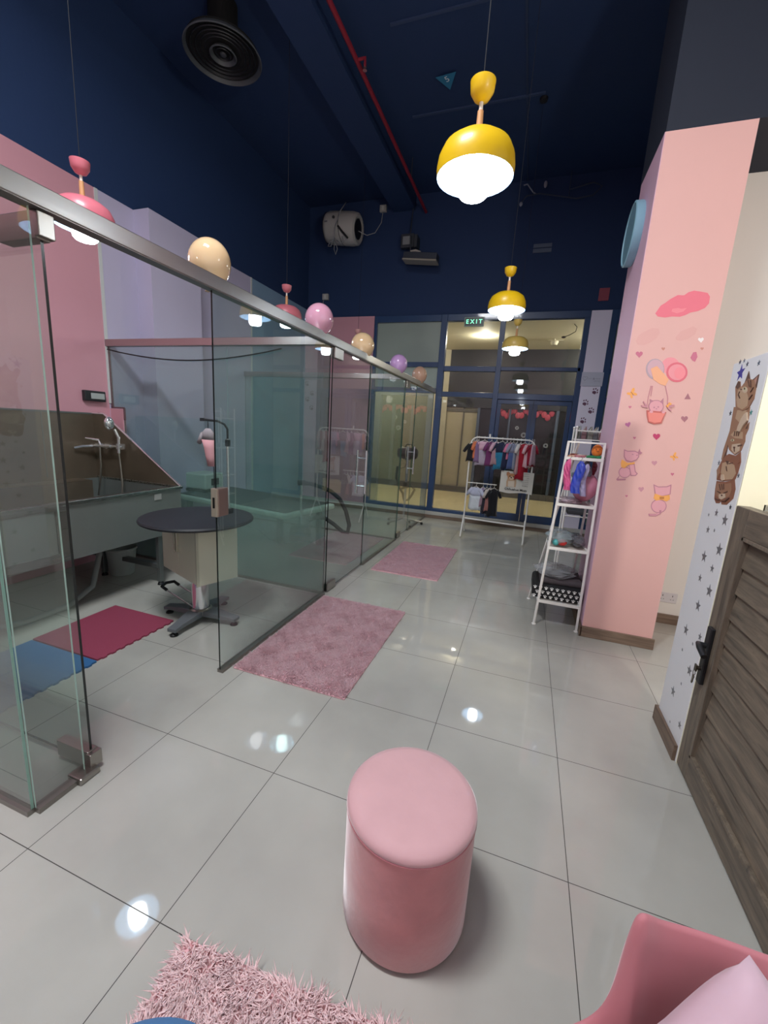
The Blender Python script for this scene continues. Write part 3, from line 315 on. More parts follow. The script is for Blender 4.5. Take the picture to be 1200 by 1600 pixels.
KITTENS = [[('furmid',[(1.607,1.701),(1.657,1.797),(1.642,1.823),(1.616,1.817),(1.6,1.791),(1.599,1.755),(1.556,1.697)]),('furdark',[(1.654,1.797),(1.641,1.82),(1.617,1.815),(1.608,1.794),(1.628,1.785)]),('furmid',[(1.625,1.706),(1.473,1.696),(1.461,1.648),(1.465,1.605),(1.466,1.579),(1.607,1.575),(1.605,1.561),(1.602,1.514),(1.622,1.46),(1.634,1.469),(1.635,1.513),(1.613,1.599)]),('furlight',[(1.582,1.69),(1.494,1.685),(1.493,1.654),(1.535,1.634),(1.584,1.654)]),('furdark',[(1.573,1.801),(1.556,1.853),(1.525,1.811)]),('furdark',[(1.505,1.81),(1.459,1.827),(1.455,1.773)]),('furpink',[(1.49,1.806),(1.464,1.82),(1.465,1.786)]),('furmid',[(1.574,1.803),(1.54,1.82),(1.481,1.805),(1.458,1.775),(1.453,1.729),(1.48,1.692),(1.53,1.683),(1.591,1.7),(1.617,1.738),(1.61,1.778)]),('furlight',[(1.615,1.779),(1.581,1.789),(1.535,1.771),(1.501,1.737),(1.493,1.702),(1.533,1.689),(1.584,1.704),(1.61,1.737)]),('furlight2',[(1.523,1.771),(1.522,1.766),(1.527,1.762),(1.536,1.76),(1.547,1.761),(1.559,1.765),(1.568,1.77),(1.574,1.777),(1.574,1.783),(1.569,1.787),(1.56,1.788),(1.549,1.787),(1.537,1.783),(1.528,1.778)]),('eye',[(1.535,1.776),(1.534,1.772),(1.537,1.768),(1.541,1.767),(1.548,1.768),(1.555,1.77),(1.561,1.774),(1.564,1.779),(1.565,1.783),(1.562,1.786),(1.557,1.788),(1.551,1.787),(1.544,1.784),(1.538,1.78)]),('furdark',[(1.545,1.779),(1.545,1.776),(1.546,1.775),(1.548,1.774),(1.551,1.774),(1.554,1.775),(1.557,1.778),(1.559,1.78),(1.56,1.782),(1.559,1.784),(1.556,1.785),(1.553,1.785),(1.55,1.783),(1.547,1.781)]),('furdark',[(1.575,1.779),(1.577,1.777),(1.583,1.777),(1.591,1.779),(1.595,1.781),(1.593,1.783),(1.586,1.783),(1.579,1.782)]),('furdark',[(1.598,1.772),(1.59,1.771),(1.596,1.759),(1.573,1.741),(1.579,1.74),(1.603,1.757)]),('furdark',[(1.543,1.815),(1.536,1.815),(1.509,1.783),(1.514,1.783)]),('furdark',[(1.518,1.811),(1.51,1.809),(1.493,1.779),(1.498,1.779)]),('furdark',[(1.476,1.777),(1.472,1.776),(1.488,1.757),(1.492,1.759)]),('furdark',[(1.471,1.747),(1.466,1.745),(1.487,1.727),(1.491,1.729)]),('furlight2',[(1.48,1.675),(1.459,1.64),(1.485,1.619),(1.5,1.593),(1.532,1.598),(1.531,1.616),(1.514,1.651),(1.499,1.668)])],[('furdark',[(1.594,1.603),(1.591,1.652),(1.551,1.607)]),('furmid',[(1.483,1.606),(1.448,1.634),(1.442,1.605),(1.454,1.579)]),('furdark',[(1.47,1.605),(1.451,1.629),(1.451,1.605)]),('furmid',[(1.606,1.584),(1.572,1.61),(1.461,1.597),(1.447,1.553),(1.462,1.513),(1.51,1.493),(1.576,1.514),(1.614,1.551)]),('furlight2',[(1.557,1.538),(1.481,1.544),(1.476,1.513),(1.511,1.497),(1.554,1.515)]),('furlight',[(1.593,1.58),(1.557,1.6),(1.482,1.592),(1.471,1.562),(1.541,1.566)]),('eye',[(1.545,1.557),(1.545,1.554),(1.549,1.552),(1.555,1.551),(1.562,1.551),(1.569,1.552),(1.575,1.554),(1.577,1.556),(1.577,1.559),(1.573,1.561),(1.567,1.562),(1.56,1.562),(1.553,1.561),(1.548,1.559)]),('furdark',[(1.555,1.557),(1.555,1.555),(1.556,1.553),(1.558,1.553),(1.56,1.552),(1.563,1.553),(1.566,1.555),(1.567,1.556),(1.567,1.558),(1.566,1.56),(1.564,1.561),(1.562,1.561),(1.559,1.56),(1.556,1.558)]),('furdark',[(1.501,1.535),(1.463,1.54),(1.462,1.535),(1.496,1.53)]),('furdark',[(1.518,1.525),(1.52,1.522),(1.525,1.521),(1.532,1.522),(1.536,1.525),(1.535,1.528),(1.529,1.529),(1.522,1.528)]),('furdark',[(1.529,1.523),(1.523,1.523),(1.513,1.507),(1.519,1.507)]),('furdark',[(1.556,1.597),(1.551,1.597),(1.549,1.575),(1.554,1.575)]),('furdark',[(1.536,1.597),(1.531,1.597),(1.529,1.575),(1.534,1.575)]),('furdark',[(1.517,1.596),(1.512,1.596),(1.51,1.575),(1.515,1.575)])],[('furdark',[(1.613,1.513),(1.599,1.561),(1.594,1.519),(1.594,1.476),(1.624,1.46)]),('furred',[(1.599,1.485),(1.567,1.496),(1.503,1.489),(1.464,1.509),(1.441,1.465),(1.445,1.42),(1.457,1.388),(1.567,1.37),(1.637,1.37),(1.654,1.418),(1.63,1.459)]),('furlight',[(1.614,1.451),(1.561,1.463),(1.492,1.449),(1.461,1.415),(1.482,1.387),(1.56,1.378),(1.608,1.407)]),('furdark',[(1.588,1.464),(1.55,1.463),(1.557,1.445)]),('furdark',[(1.551,1.454),(1.512,1.459),(1.512,1.455),(1.546,1.45)]),('furred',[(1.493,1.49),(1.462,1.504),(1.448,1.465),(1.462,1.455)]),('furdark',[(1.57,1.439),(1.562,1.439),(1.543,1.417),(1.554,1.419)]),('furlight2',[(1.598,1.398),(1.572,1.401),(1.552,1.378),(1.573,1.371),(1.594,1.379)]),('furmid',[(1.652,1.414),(1.636,1.439),(1.617,1.402),(1.625,1.374)])],[('furred',[(1.635,1.365),(1.545,1.369),(1.461,1.389),(1.434,1.349),(1.435,1.308),(1.481,1.273),(1.53,1.267),(1.545,1.28),(1.554,1.269),(1.589,1.264),(1.617,1.28),(1.631,1.326)]),('furmid',[(1.622,1.357),(1.541,1.36),(1.484,1.371),(1.467,1.341),(1.474,1.312),(1.542,1.288),(1.604,1.299),(1.622,1.327)]),('furlight2',[(1.579,1.307),(1.52,1.32),(1.506,1.303),(1.542,1.288),(1.571,1.291)]),('furdark',[(1.537,1.308),(1.538,1.305),(1.544,1.303),(1.551,1.303),(1.555,1.306),(1.554,1.309),(1.548,1.311),(1.541,1.31)]),('furdark',[(1.604,1.322),(1.563,1.318),(1.563,1.314),(1.603,1.317)]),('furdark',[(1.536,1.32),(1.5,1.333),(1.498,1.329),(1.531,1.317)]),('furdark',[(1.577,1.357),(1.569,1.357),(1.548,1.333),(1.554,1.332)]),('furdark',[(1.556,1.359),(1.549,1.36),(1.535,1.337),(1.541,1.336)]),('furdark',[(1.597,1.352),(1.591,1.354),(1.567,1.331),(1.572,1.329)]),('furdark',[(1.61,1.288),(1.585,1.284),(1.557,1.286),(1.555,1.282),(1.588,1.279)]),('furdark',[(1.543,1.281),(1.504,1.289),(1.472,1.307),(1.467,1.305),(1.497,1.285)])]]
PAWS = [(2.332, 2.244), (2.223, 2.073), (2.317, 1.959), (2.228, 1.808)]
# ================================================================ pendant lamps
WOODL=M('#cf9b6b',.5); BULBM=M('#f4faff',.4,emit=BULB); CORD=M('#10141c',.7)
def pendant(h,label,loc,group,dim=1,inner='#8fabc0'):
    t=thing('pendant_lamp',label,'pendant lamp',loc,0,group); m=M(h,.35,coat=.15); wi=M(inner,.5)
    # origin = rim centre; shade lathe
    prof=[(.155,0),(.158,.03),(.152,.07),(.135,.105),(.1,.13),(.05,.142),(.012,.144)]
    MB().lathe(prof).build('shade',m,t,SM)
    MB().lathe([(.1545,0.0),(.1555,.03),(.149,.068),(.132,.102),(.098,.126),(.05,.138),(.012,.14)][::-1]+[(.155,0)]).build('shade_lining',wi,t,SM)
    MB().lathe([(.001,-.07),(.05,-.07),(.062,-.058),(.065,-.04),(.065,.05),(.058,.07),(.02,.08),(.001,.08)],n=28).build('bulb',BULBM if dim==1 else M('#f4faff',.4,emit=BULB*dim),t,SM)
    MB().tube([(0,0,.14),(0,0,.235)],[.014,.012],12).build('wooden_neck',WOODL,t,SM)
    MB().tube([(0,0,.235),(0,0,.27)],.008,10).build('collar',M('#e8e2d8',.4),t,SM)
    MB().lathe([(.008,.265),(.03,.275),(.046,.30),(.05,.335),(.047,.336),(.043,.302),(.027,.282),(.004,.277)],n=24).build('cup',m,t,SM)
    MB().tube([(0,0,.28),(0.004,0,1.2),(0,0,5.195-loc[2])],.002,6).build('cord',CORD,t)
    MB().lathe([(.001,5.17-loc[2]),(.04,5.17-loc[2]),(.045,5.2-loc[2]),(.001,5.2-loc[2])],n=16).build('ceiling_rose',CORD,t)
    return t
YG='yellow pendant lamps over the aisle'; PG='pink pendant lamps over the grooming rooms'
pendant('#e8c018','large looking yellow dome pendant lamp hanging nearest above the aisle',(1.142,1.20,2.545),YG)
pendant('#e8c018','yellow dome pendant lamp in the middle distance above the clothes rail',(1.165,3.20,2.57),YG)
pendant('#d9bd63','farthest yellow dome pendant lamp, in front of the shopfront mullion',(1.185,4.86,2.57),YG)
pendant('#d97786','pink dome pendant lamp over the dog bath, nearest the camera',(-1.10,1.20,2.555),PG)
pendant('#cf7580','pink dome pendant lamp above the second glass room, by the pink balloon',(-1.06,3.27,2.56),PG)
pendant('#dba5a0','pale pink pendant lamp of the third glass room, behind the cream balloon',(-1.05,5.15,2.56),PG)
for x,y in [(1.15,-.80),(-1.1,-.85),(-1.1,-2.7),(1.15,-2.7)]:  # far pair unseen, added for brightness; near pair follows the stool's shadow
    pendant('#e8c018' if x>0 else '#d97786',('yellow' if x>0 else 'pink')+(' pendant lamp just behind the camera' if y>-1 else ' pendant lamp farthest behind the camera'),(x,y,2.57),None)
# ================================================================ glass enclosure
STEEL=brushed('#b9b8b6',.34,'Y'); STEELX=brushed('#b9b3b1',.34,'X'); CHROME=M('#eef0f2',.16,.85); CHAN=M('#8b8782',.35,.8); SATIN=M('#a5a19b',.3,1)
def pane(parent,x0,y0,z0,x1,y1,z1,m=GLASS,edge=EDGE,name='glass_pane'):
    o=B(name,m,x0,y0,z0,x1,y1,z1,parent); o.data.materials.append(edge)
    thin=0 if (x1-x0)<(y1-y0) else 1
    for p in o.data.polygons:
        n=p.normal
        if abs(n[thin])<.5: p.material_index=1
    return o
GX0,GX1=-.125,-.115
t=thing('glass_partition','long frameless glass partition with steel header rail beside the aisle','partition',(-.12,.09,0))
def P(o,root): o.parent=root; o.matrix_parent_inverse=root.matrix_basis.inverted() if False else Matrix.Translation(-root.location); return o
def inroot(root,*objs):
    for o in objs: P(o,root)
GP=t
inroot(t,S2:=MB().box(-.15,.06,2.15,-.09,6.335,2.215).build('header_rail',STEEL,bevel=.003))
inroot(t,MB().box(-.146,.06,2.146,-.094,6.335,2.15).build('rail_underside',CHAN))
for y0,y1,ed in [(.10,.285,M('#b9d8cc',.1)),(1.103,2.445,EDGE_D),(3.36,4.60,EDGE),(5.2,6.33,EDGE)]:
    g=pane(None,GX0,y0,.02,GX1,y1,2.15,GLASS if y0<1 else GLASS2,ed); inroot(t,g)
    inroot(t,MB().box(-.14,y0,0,-.1,y1,.022).build('floor_channel',CHAN))
t=thing('glass_partition','glass return pane at the near left corner of the enclosure','partition',(-1.3,.09,0))
inroot(t,pane(None,-2.6,.088,.02,-.126,.098,2.15,GLASS4,M('#8fb5a6',.1)),MB().box(-2.6,.06,2.15,-.15,.12,2.215).build('header_rail',STEELX,bevel=.003),MB().box(-2.6,.075,0,-.126,.112,.022).build('floor_channel',CHAN))
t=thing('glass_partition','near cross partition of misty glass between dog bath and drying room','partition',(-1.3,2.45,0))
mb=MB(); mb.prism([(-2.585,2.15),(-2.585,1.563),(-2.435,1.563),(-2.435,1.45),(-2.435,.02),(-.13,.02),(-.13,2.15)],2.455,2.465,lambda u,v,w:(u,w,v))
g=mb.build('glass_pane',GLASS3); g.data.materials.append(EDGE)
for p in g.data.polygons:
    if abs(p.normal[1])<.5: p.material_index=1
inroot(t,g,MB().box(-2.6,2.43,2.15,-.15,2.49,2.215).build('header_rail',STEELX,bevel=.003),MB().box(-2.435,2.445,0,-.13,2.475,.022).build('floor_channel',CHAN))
so=MB().box(-2.6,2.44,0,-2.437,2.475,1.55).build('wall_left_stub',PINK); so['kind']='structure'
mbn=MB(); mbn.box(-2.6,2.452,1.56,-2.578,2.468,2.15); mbn.box(-2.6,2.452,1.552,-2.43,2.468,1.567); mbn.box(-2.438,2.452,1.44,-2.424,2.468,1.56)
inroot(t,mbn.build('edge_trim',M('#6f4f55',.4)))
inroot(t,MB().tube([(-1.16,2.468,.02),(-1.16,2.468,2.15)],.0025,4).build('pane_joint',M('#9fb8bd',.2)))
t=thing('glass_partition','far cross partition of clear glass with steel header beyond the drying room','partition',(-1.3,4.6,0))
inroot(t,pane(None,-2.6,4.595,.02,-.13,4.605,2.15,GLASS2,EDGE),MB().box(-2.6,4.57,2.15,-.15,4.63,2.215).build('header_rail',STEELX,bevel=.003),MB().box(-2.6,4.585,0,-.13,4.615,.022).build('floor_channel',CHAN))
def pull(parent,x,y,z0,z1,off=.05,axis='x'):
    for s in (-1,1):
        mb=MB(); p=lambda d,z:(x+d*s*off,y,z) if axis=='x' else (x,y+d*s*off,z)
        mb.tube([p(1,z0),p(1,z1)],.011,10)
        for z in (z0+.08,z1-.08): mb.tube([p(0,z),p(1,z)],.008,8)
        o=mb.build('pull_handle',CHROME,None,SM); o.parent=parent
# door 1: swung inwards (leaf runs along -x)
d=thing('glass_door','open glass door swung into the dog bath room on patch hinges','glass door',(-.12,.325,0))
o=pane(None,-.80,-.005,.03,-.01,.005,2.13,GLASS,EDGE_D); o.parent=d
for z0,z1 in [(.02,.095),(2.06,2.145)]:
    MB().box(-.19,-.022,z0,0,.022,z1).build('patch_hinge',SATIN,d,bevel=.003); MB().box(-.006,-.026,z0+.005,.02,.026,z1-.005).build('patch_hinge',SATIN,d,bevel=.003)
MB().box(-.04,-.085,0,.04,.0,.03).build('floor_pivot',SATIN,d,bevel=.006)
pull(d,-.72,0,.85,1.3,axis='y')
d=thing('glass_door','closed glass door of the drying room with steel bar handles','glass door',(-.12,2.49,0))
o=pane(None,-.005,.0,.02,.005,.855,2.13,GLASS,EDGE_D); o.parent=d
for z0,z1 in [(.01,.085),(2.06,2.145)]: MB().box(-.02,0,z0,.02,.17,z1).build('patch_hinge',SATIN,d,bevel=.003)
pull(d,0,.74,.83,1.28)
d=thing('glass_door','far glass door with bar handles near the dryer stand','glass door',(-.12,4.63,0))
o=pane(None,-.005,.0,.02,.005,.56,2.13,GLASS,EDGE); o.parent=d
for z0,z1 in [(.01,.085),(2.06,2.145)]: MB().box(-.02,0,z0,.02,.16,z1).build('patch_hinge',SATIN,d,bevel=.003)
pull(d,0,.50,.88,1.28)
t=thing('strike_box','steel lock strike box clamped on the glass edge behind the grooming table','door lock',(-.12,1.103,1.055))
MB().box(-.022,-.005,-.08,.022,.075,.08).build('cover',M('#a89088',.3,.8),t,bevel=.004)
MB().box(-.02,-.018,-.08,.02,-.005,.08).build('strike_plate',M('#d7cbb8',.3,.7),t,bevel=.002); MB().box(-.006,-.021,-.03,.006,-.017,.03).build('latch_slot',M('#050505',.5),t)
# cable sagging under the near header
pts=[(-2.57+2.0*k/14,2.43,2.12-.10*math.sin(PI*k/14)**.9) for k in range(15)]
tag(MB().tube(pts,.006,8).build('cable',M('#15161a',.5),None,SM),'thin black cable sagging below the header of the near cross partition','cable')
# ================================================================ half door
DW='#4d463f'; DW2='#857867'
dr=MB(); y0,y1,x0,x1=.30,1.394,2.350,2.40
dr.box(x0,y1-.11,.012,x1,y1,1.285); dr.box(x0,y0,.012,x1,y0+.11,1.285); dm=wood(DW,DW2,'Z',6)
o=dr.build('door_1',dm,bevel=.004); o['kind']='structure'; DR=o
MB().box(x0,y0+.11,1.17,x1,y1-.11,1.285).build('top_rail',wood(DW,DW2,'Y',6),DR,bevel=.003); MB().box(x0,y0+.11,.012,x1,y1-.11,.13).build('bottom_rail',wood(DW,DW2,'Y',6),DR,bevel=.003)
# bead frame and slanted planks
mb=MB()
for (a,b,c,d_) in [(y0+.11,.13,y0+.125,1.17),(y1-.125,.13,y1-.11,1.17),(y0+.11,.13,y1-.11,.145),(y0+.11,1.155,y1-.11,1.17)]: mb.box(x0-.004,a,b,x0+.02,c,d_)
mb.build('panel_bead',dm,DR,bevel=.002)
mb=MB(); n=9; H=(1.155-.145)/n
for k in range(n):
    z=.145+k*H
    mb.prism([(x0+.012,z+.002),(x0+.030,z+.002),(x0+.030,z+H-.001),(x0+.022,z+H-.001)],y0+.125,y1-.125,lambda u,v,w:(u,w,v))
mb.build('plank_panel',wood(DW,DW2,'Y',6),DR)
BLK=M('#2c2d30',.4,.4)
hb=MB(); hb.cbox((x0-.009,1.335,.61),(.018,.042,.27)); hp=hb.build('handle_plate',BLK,DR,bevel=.005,seg=3)
MB().tube([(x0-.005,1.335,.655),(x0-.045,1.335,.66),(x0-.052,1.30,.66),(x0-.048,1.25,.64)],.0125,10).build('lever_handle',BLK,hp,SM)
MB().tube([(x0-.01,1.335,.545),(x0-.03,1.335,.545)],.009,12).cbox((x0-.034,1.335,.545),(.006,.02,.03)).build('lock_cylinder',M('#6d665c',.3,1),hp)
mb=MB(); mb.tube([(x0-.036,1.335+.011*math.cos(a),.520+.011*math.sin(a)) for a in [2*PI*k/12 for k in range(12)]],.0016,5,closed=True)
mb.cbox((x0-.036,1.337,.49),(.003,.013,.035)); mb.cbox((x0-.038,1.331,.488),(.003,.010,.04),(.3,0,0)); tag(mb.build('keys',M('#8a8378',.3,1)),'small bunch of metal keys hanging from the lock of the half door','keys')
t=thing('open_box','pale open box unit standing behind the top of the wooden half door','box',(2.50,1.22,0))
MB().box(-.09,-.12,0,.06,.10,1.25).build('cabinet_body',M('#b7b19c',.5),t,bevel=.003)
mb=MB(); mb.box(-.09,-.12,1.25,-.08,.10,1.305); mb.box(.05,-.12,1.25,.06,.10,1.305); mb.box(-.09,.09,1.25,.06,.10,1.305); mb.box(-.09,-.12,1.25,.06,-.11,1.305); mb.build('box_rim',M('#c5bfa8',.5),t); MB().box(-.08,-.11,1.251,.05,.09,1.255).build('dark_inside',M('#1a1a18',.6),t)  # dark sheet paints the shade inside the open top
# ================================================================ stool
t=thing('velvet_stool','round pink velvet drum stool standing alone on the tiles','stool',(1.275,.335,0))
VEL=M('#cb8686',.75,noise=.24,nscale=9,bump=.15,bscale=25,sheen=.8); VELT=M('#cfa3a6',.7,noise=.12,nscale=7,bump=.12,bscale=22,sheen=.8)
r=.20
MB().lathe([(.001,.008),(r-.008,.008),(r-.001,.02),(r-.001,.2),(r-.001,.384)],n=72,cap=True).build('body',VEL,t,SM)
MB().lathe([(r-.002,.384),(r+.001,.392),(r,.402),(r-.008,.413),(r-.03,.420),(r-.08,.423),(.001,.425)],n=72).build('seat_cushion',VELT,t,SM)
MB().tube([((r-.0005)*math.cos(a),(r-.0005)*math.sin(a),.3855) for a in [2*PI*k/72 for k in range(72)]],.0016,6,closed=True).build('seam_piping',M('#c98088',.7,sheen=.4),t,SM)
MB().lathe([(.001,0),(r-.03,0),(r-.03,.01),(.001,.01)],n=40).build('base_disc',M('#2a2222',.7),t)
t=thing('velvet_stool','blue round stool top at the bottom left corner on the shaggy rug','stool',(1.03,-.48,.02))
VB=M('#3f6f9e',.7,sheen=.5,noise=.06,nscale=9)
MB().lathe([(.001,.008),(r-.012,.008),(r-.004,.02),(r-.002,.318)],n=56,cap=True).build('body',VB,t,SM)
MB().lathe([(r-.004,.318),(r+.003,.345),(r-.001,.362),(r-.02,.375),(r-.09,.382),(.001,.384)],n=56).build('seat_cushion',VB,t,SM)
# ================================================================ rugs
def rug(name,label,cx,cy,rz,w,d,h,n,bl,bw,seed,col1,col2,lean=.6,backh=.008):
    t=thing('shag_rug' if bl>.02 else 'plush_rug',label,'rug',(cx,cy,0),rz,'pink rugs on the tiled floor')
    MB().box(-w/2+.004,-d/2+.004,.0,w/2-.004,d/2-.004,backh).build('backing',M('#e2b3b9',.9),t,bevel=.003)
    g=np.random.default_rng(seed)
    m=fuzzy(col1,col2) if bl<.02 else M('#f7d6d6',.9,noise=.08,nscale=26); N=n
    ins=.01 if bl<.02 else .016; x=(g.random(N)-.5)*(w-ins); y=(g.random(N)-.5)*(d-ins)
    # flow field makes clumps
    fx=np.sin(x*23+1.3)+np.sin(y*31+x*17)+.8*np.sin(x*71+y*53); fy=np.cos(y*27+.7)+np.sin(x*29-y*19)+.8*np.cos(x*61-y*67)
    ex=x/(w/2); ey=y/(d/2); edge=np.maximum(np.abs(ex),np.abs(ey))**10
    dx=(fx*.25+g.normal(0,.35,N))*lean+edge*np.sign(ex)*np.abs(ex)**8*.3; dy=(fy*.25+g.normal(0,.35,N))*lean+edge*np.sign(ey)*np.abs(ey)**8*.3
    if bl>.02:
        mg=np.hypot(dx,dy)+1e-6; cl=np.minimum(mg,.95)/mg; dx*=cl; dy*=cl
    L=bl*(.7+.5*g.random(N)); ang=g.random(N)*6.28; ca,sa=np.cos(ang),np.sin(ang)
    base=np.stack([x,y,np.full(N,backh-.002)],1); mid=base+np.stack([dx*L*(.4 if bl<.02 else .2),dy*L*(.4 if bl<.02 else .2),L*(.62 if bl<.02 else .5)],1); tip=base+np.stack([dx*L*1.15,dy*L*1.15,L*(.9 if bl<.02 else .82)],1)
    bwv=bw*(.7+.6*g.random(N)); side=np.stack([ca*bwv,sa*bwv,0*ca],1); s2=np.stack([-sa*bwv*.6,ca*bwv*.6,0*ca],1)
    V=np.stack([base+side,base-side*.5+s2,base-side*.5-s2,mid+side*.9,mid-side*.45+s2*.9,mid-side*.45-s2*.9,tip],1).reshape(-1,3)
    b=(np.arange(N)*7)[:,None]
    quads=np.concatenate([b+np.array([[0,1,4,3]]),b+np.array([[1,2,5,4]]),b+np.array([[2,0,3,5]])]); tris=np.concatenate([b+np.array([[3,4,6]]),b+np.array([[4,5,6]]),b+np.array([[5,3,6]])])
    me=bpy.data.meshes.new('pile'); me.vertices.add(len(V)); me.vertices.foreach_set('co',V.ravel())
    nq,ntr=len(quads),len(tris); me.loops.add(nq*4+ntr*3); me.loops.foreach_set('vertex_index',np.concatenate([quads.ravel(),tris.ravel()]).astype(np.int32))
    me.polygons.add(nq+ntr); ls=np.concatenate([np.arange(nq)*4,nq*4+np.arange(ntr)*3]).astype(np.int32); me.polygons.foreach_set('loop_start',ls)
    me.update(calc_edges=True); me.validate(); me.materials.append(m)
    o=bpy.data.objects.new('pile',me); link(o,t); o['kind']='stuff'
    return t
rug('r','pale pink plush rug lying nearest the glass, in front of the strike box',.30,1.785,0,.765,1.235,.02,60000,.016,.0022,3,'#e3bcc4','#fbe6ea',.7)
rug('r','small square looking pink rug farther down the aisle by the glass door',.40,3.90,0,.745,1.27,.02,26000,.014,.003,4,'#dcb6c1','#f6dde4',.7)
rug('r','thick shaggy pink rug at the bottom edge of the photo',1.125,-.60,.06,.76,1.24,.04,34000,.034,.0034,5,'#e2b9bf','#fbeaea',1.35,.016)
# ================================================================ pink chair + cushions
def chair():
    t=thing('shell_chair','pink velvet shell armchair with high pointed wing, bottom right corner','armchair',(1.965,-.09,0))
    m=M('#c0787f',.7,noise=.05,nscale=6,sheen=.6); mb=MB(); O=[];I=[]
    half=[(-.33,-.28,.40),(-.345,-.12,.405),(-.345,-.02,.405),(-.31,.03,.41),(-.26,.055,.43),(-.228,.064,.48),(-.214,.07,.56),(-.208,.078,.655),(-.196,.088,.692),(-.165,.105,.672),(-.11,.12,.662),(-.05,.127,.658),(0,.128,.657)]
    path=half+[(-x,y,z) for x,y,z in half[-2::-1]]
    def cr(p0,p1,p2,p3,t): return tuple(.5*((2*b)+(-a+c)*t+(2*a-5*b+4*c-d)*t*t+(-a+3*b-3*c+d)*t**3) for a,b,c,d in zip(p0,p1,p2,p3))
    dense=[]
    for i in range(len(path)-1):
        for q in (0,.5): dense.append(cr(path[max(i-1,0)],path[i],path[i+1],path[min(i+2,len(path)-1)],q))
    dense.append(path[-1])
    for x,y,top in dense:
        dx,dy=x,y+.16; dl=math.hypot(dx,dy); dx/=dl; dy/=dl
        bx,by_=x*.72,(y+.12)*.72-.12; th=.042
        O.append([(bx*.8,by_*.8-.02,.16),(bx,by_,.27),(x*.9+bx*.1,y*.9+by_*.1,min(.38,top-.03)),(x,y,top)])
        I.append([(bx*.8,by_*.8-.02,.30),(bx*.92,by_*.9,.35),(x*.9+bx*.1-dx*th,y*.9+by_*.1-dy*th,min(.40,top-.025)),(x-dx*th*.7,y-dy*th*.7,top-.004)])
    rings=[o+[((o[3][0]+q[3][0])/2,(o[3][1]+q[3][1])/2,max(o[3][2],q[3][2])+.008)]+q[::-1] for o,q in zip(O,I)]
    mb.loft(rings,cap=True); mb.build('shell',m,t,True,sub=1)
    MB().lathe([(.001,.14),(.17,.14),(.215,.2),(.225,.33),(.21,.37),(.12,.385),(.001,.385)],c=(0,-.09,0),n=40).build('seat',m,t,SM)
    for sx in (-1,1):
        for sy in (-1,1): MB().tube([(sx*.12,-.09+sy*.12,.15),(sx*.17,-.09+sy*.17,0)],[.014,.009],10).build('leg',M('#c9a15a',.25,1),t,SM)
    return t
chair()
def cushion(name,label,loc,rot,size,h,thick=.12):
    N=16; V=[];F=[]
    for s in (1,-1):
        for i in range(N+1):
            for j in range(N+1):
                u,v=2*i/N-1,2*j/N-1; e=(1-u**4)*(1-v**4); pin=.07*(1-(abs(u*v))**1.0)
                k=1-.10*(1-abs(u))*abs(v)**3 -0
                xx=u*(1-.09*(1-v*v)*0-.10*(1-abs(v))**1*abs(u)**6) ; yy=v*(1-.10*(1-abs(u))*abs(v)**6)
                V.append((xx*size/2,yy*size/2,s*thick/2*max(e,0)**.55))
    n1=(N+1)**2
    for s in (0,1):
        for i in range(N):
            for j in range(N): a=s*n1+i*(N+1)+j; F.append((a,a+1,a+N+2,a+N+1))
    mb=MB(); mb.add(V,F); o=mb.build(name,M(h,.7,sheen=.4,noise=.04,nscale=8,bump=.1,bscale=12),None,True); 
    bm=bmesh.new(); bm.from_mesh(o.data); bmesh.ops.remove_doubles(bm,verts=bm.verts,dist=.0005); bmesh.ops.recalc_face_normals(bm,faces=bm.faces); bm.to_mesh(o.data); bm.free(); o.data.shade_smooth()
    o.location=loc; o.rotation_euler=rot; return tag(o,label,'cushion')
cushion('cushion','pale pink pointed cushion propped up in the pink shell chair',(1.935,-.115,.478),(math.radians(72),0,math.radians(8)),.36,'#d2b2be')
bpy.data.objects['cushion'].rotation_euler=(Matrix.Rotation(math.radians(12),3,'Z')@Matrix.Rotation(math.radians(72),3,'X')@Matrix.Rotation(math.radians(45),3,'Z')).to_euler()
o=cushion('cushion','white cushion peeking out behind the pale pink pointed one',(2.10,-.05,.50),(0,0,0),.30,'#dfe2d8'); o.rotation_euler=(Matrix.Rotation(math.radians(-10),3,'Z')@Matrix.Rotation(math.radians(78),3,'X')@Matrix.Rotation(math.radians(30),3,'Z')).to_euler()
# ================================================================ dog bath
TS=M('#8f9592',.38,.55,noise=.08,nscale=6); TSI=M('#85796a',.32,.65,noise=.35,nscale=3); TSD=M('#7f8584',.4,.7)
t=thing('dog_bath','large stainless steel dog grooming bath on legs against the pink wall','dog bath',(-2.0,1.3,0))
bx0,bx1,by0,by1=-2.55,-1.5,.30,2.02   # world; rim z .88
L=lambda mb,*a,**k: inroot(t,mb.build(*a,**k))
mb=MB(); mb.box(-1.52,by0,.46,-1.5,by1,.865); mb.box(-2.53,by1-.02+.2,.46,-1.52,by1+.2,.865); mb.box(-2.53,by0,.46,-1.52,by0+.02,.865); mb.box(-2.55,by0,.46,-2.53,by1+.2,.865); mb.box(-2.53,by0,.46,-1.52,by1+.2,.48)
mb.box(-1.52,by1-.0,.46,-1.5,by1+.2,.865)
L(mb,'basin',TS)
mb=MB(); mb.box(-1.535,by0-.01,.86,-1.485,by1+.21,.885); mb.box(-2.55,by1+.18,.86,-1.485,by1+.215,.885); L(mb,'rim',brushed('#a6aaa8',.28,'Y'),bevel=.004)
mb=MB(); mb.box(-2.565,by0,.86,-2.545,by1+.198,1.485); L(mb,'back_panel',TSI)
mb=MB(); mb.box(-2.55,by0,.86,-2.36,by1+.0,.875); mb.box(-2.37,by0,.70,-2.355,by1-.0,.875); L(mb,'inner_ledge',TSI)
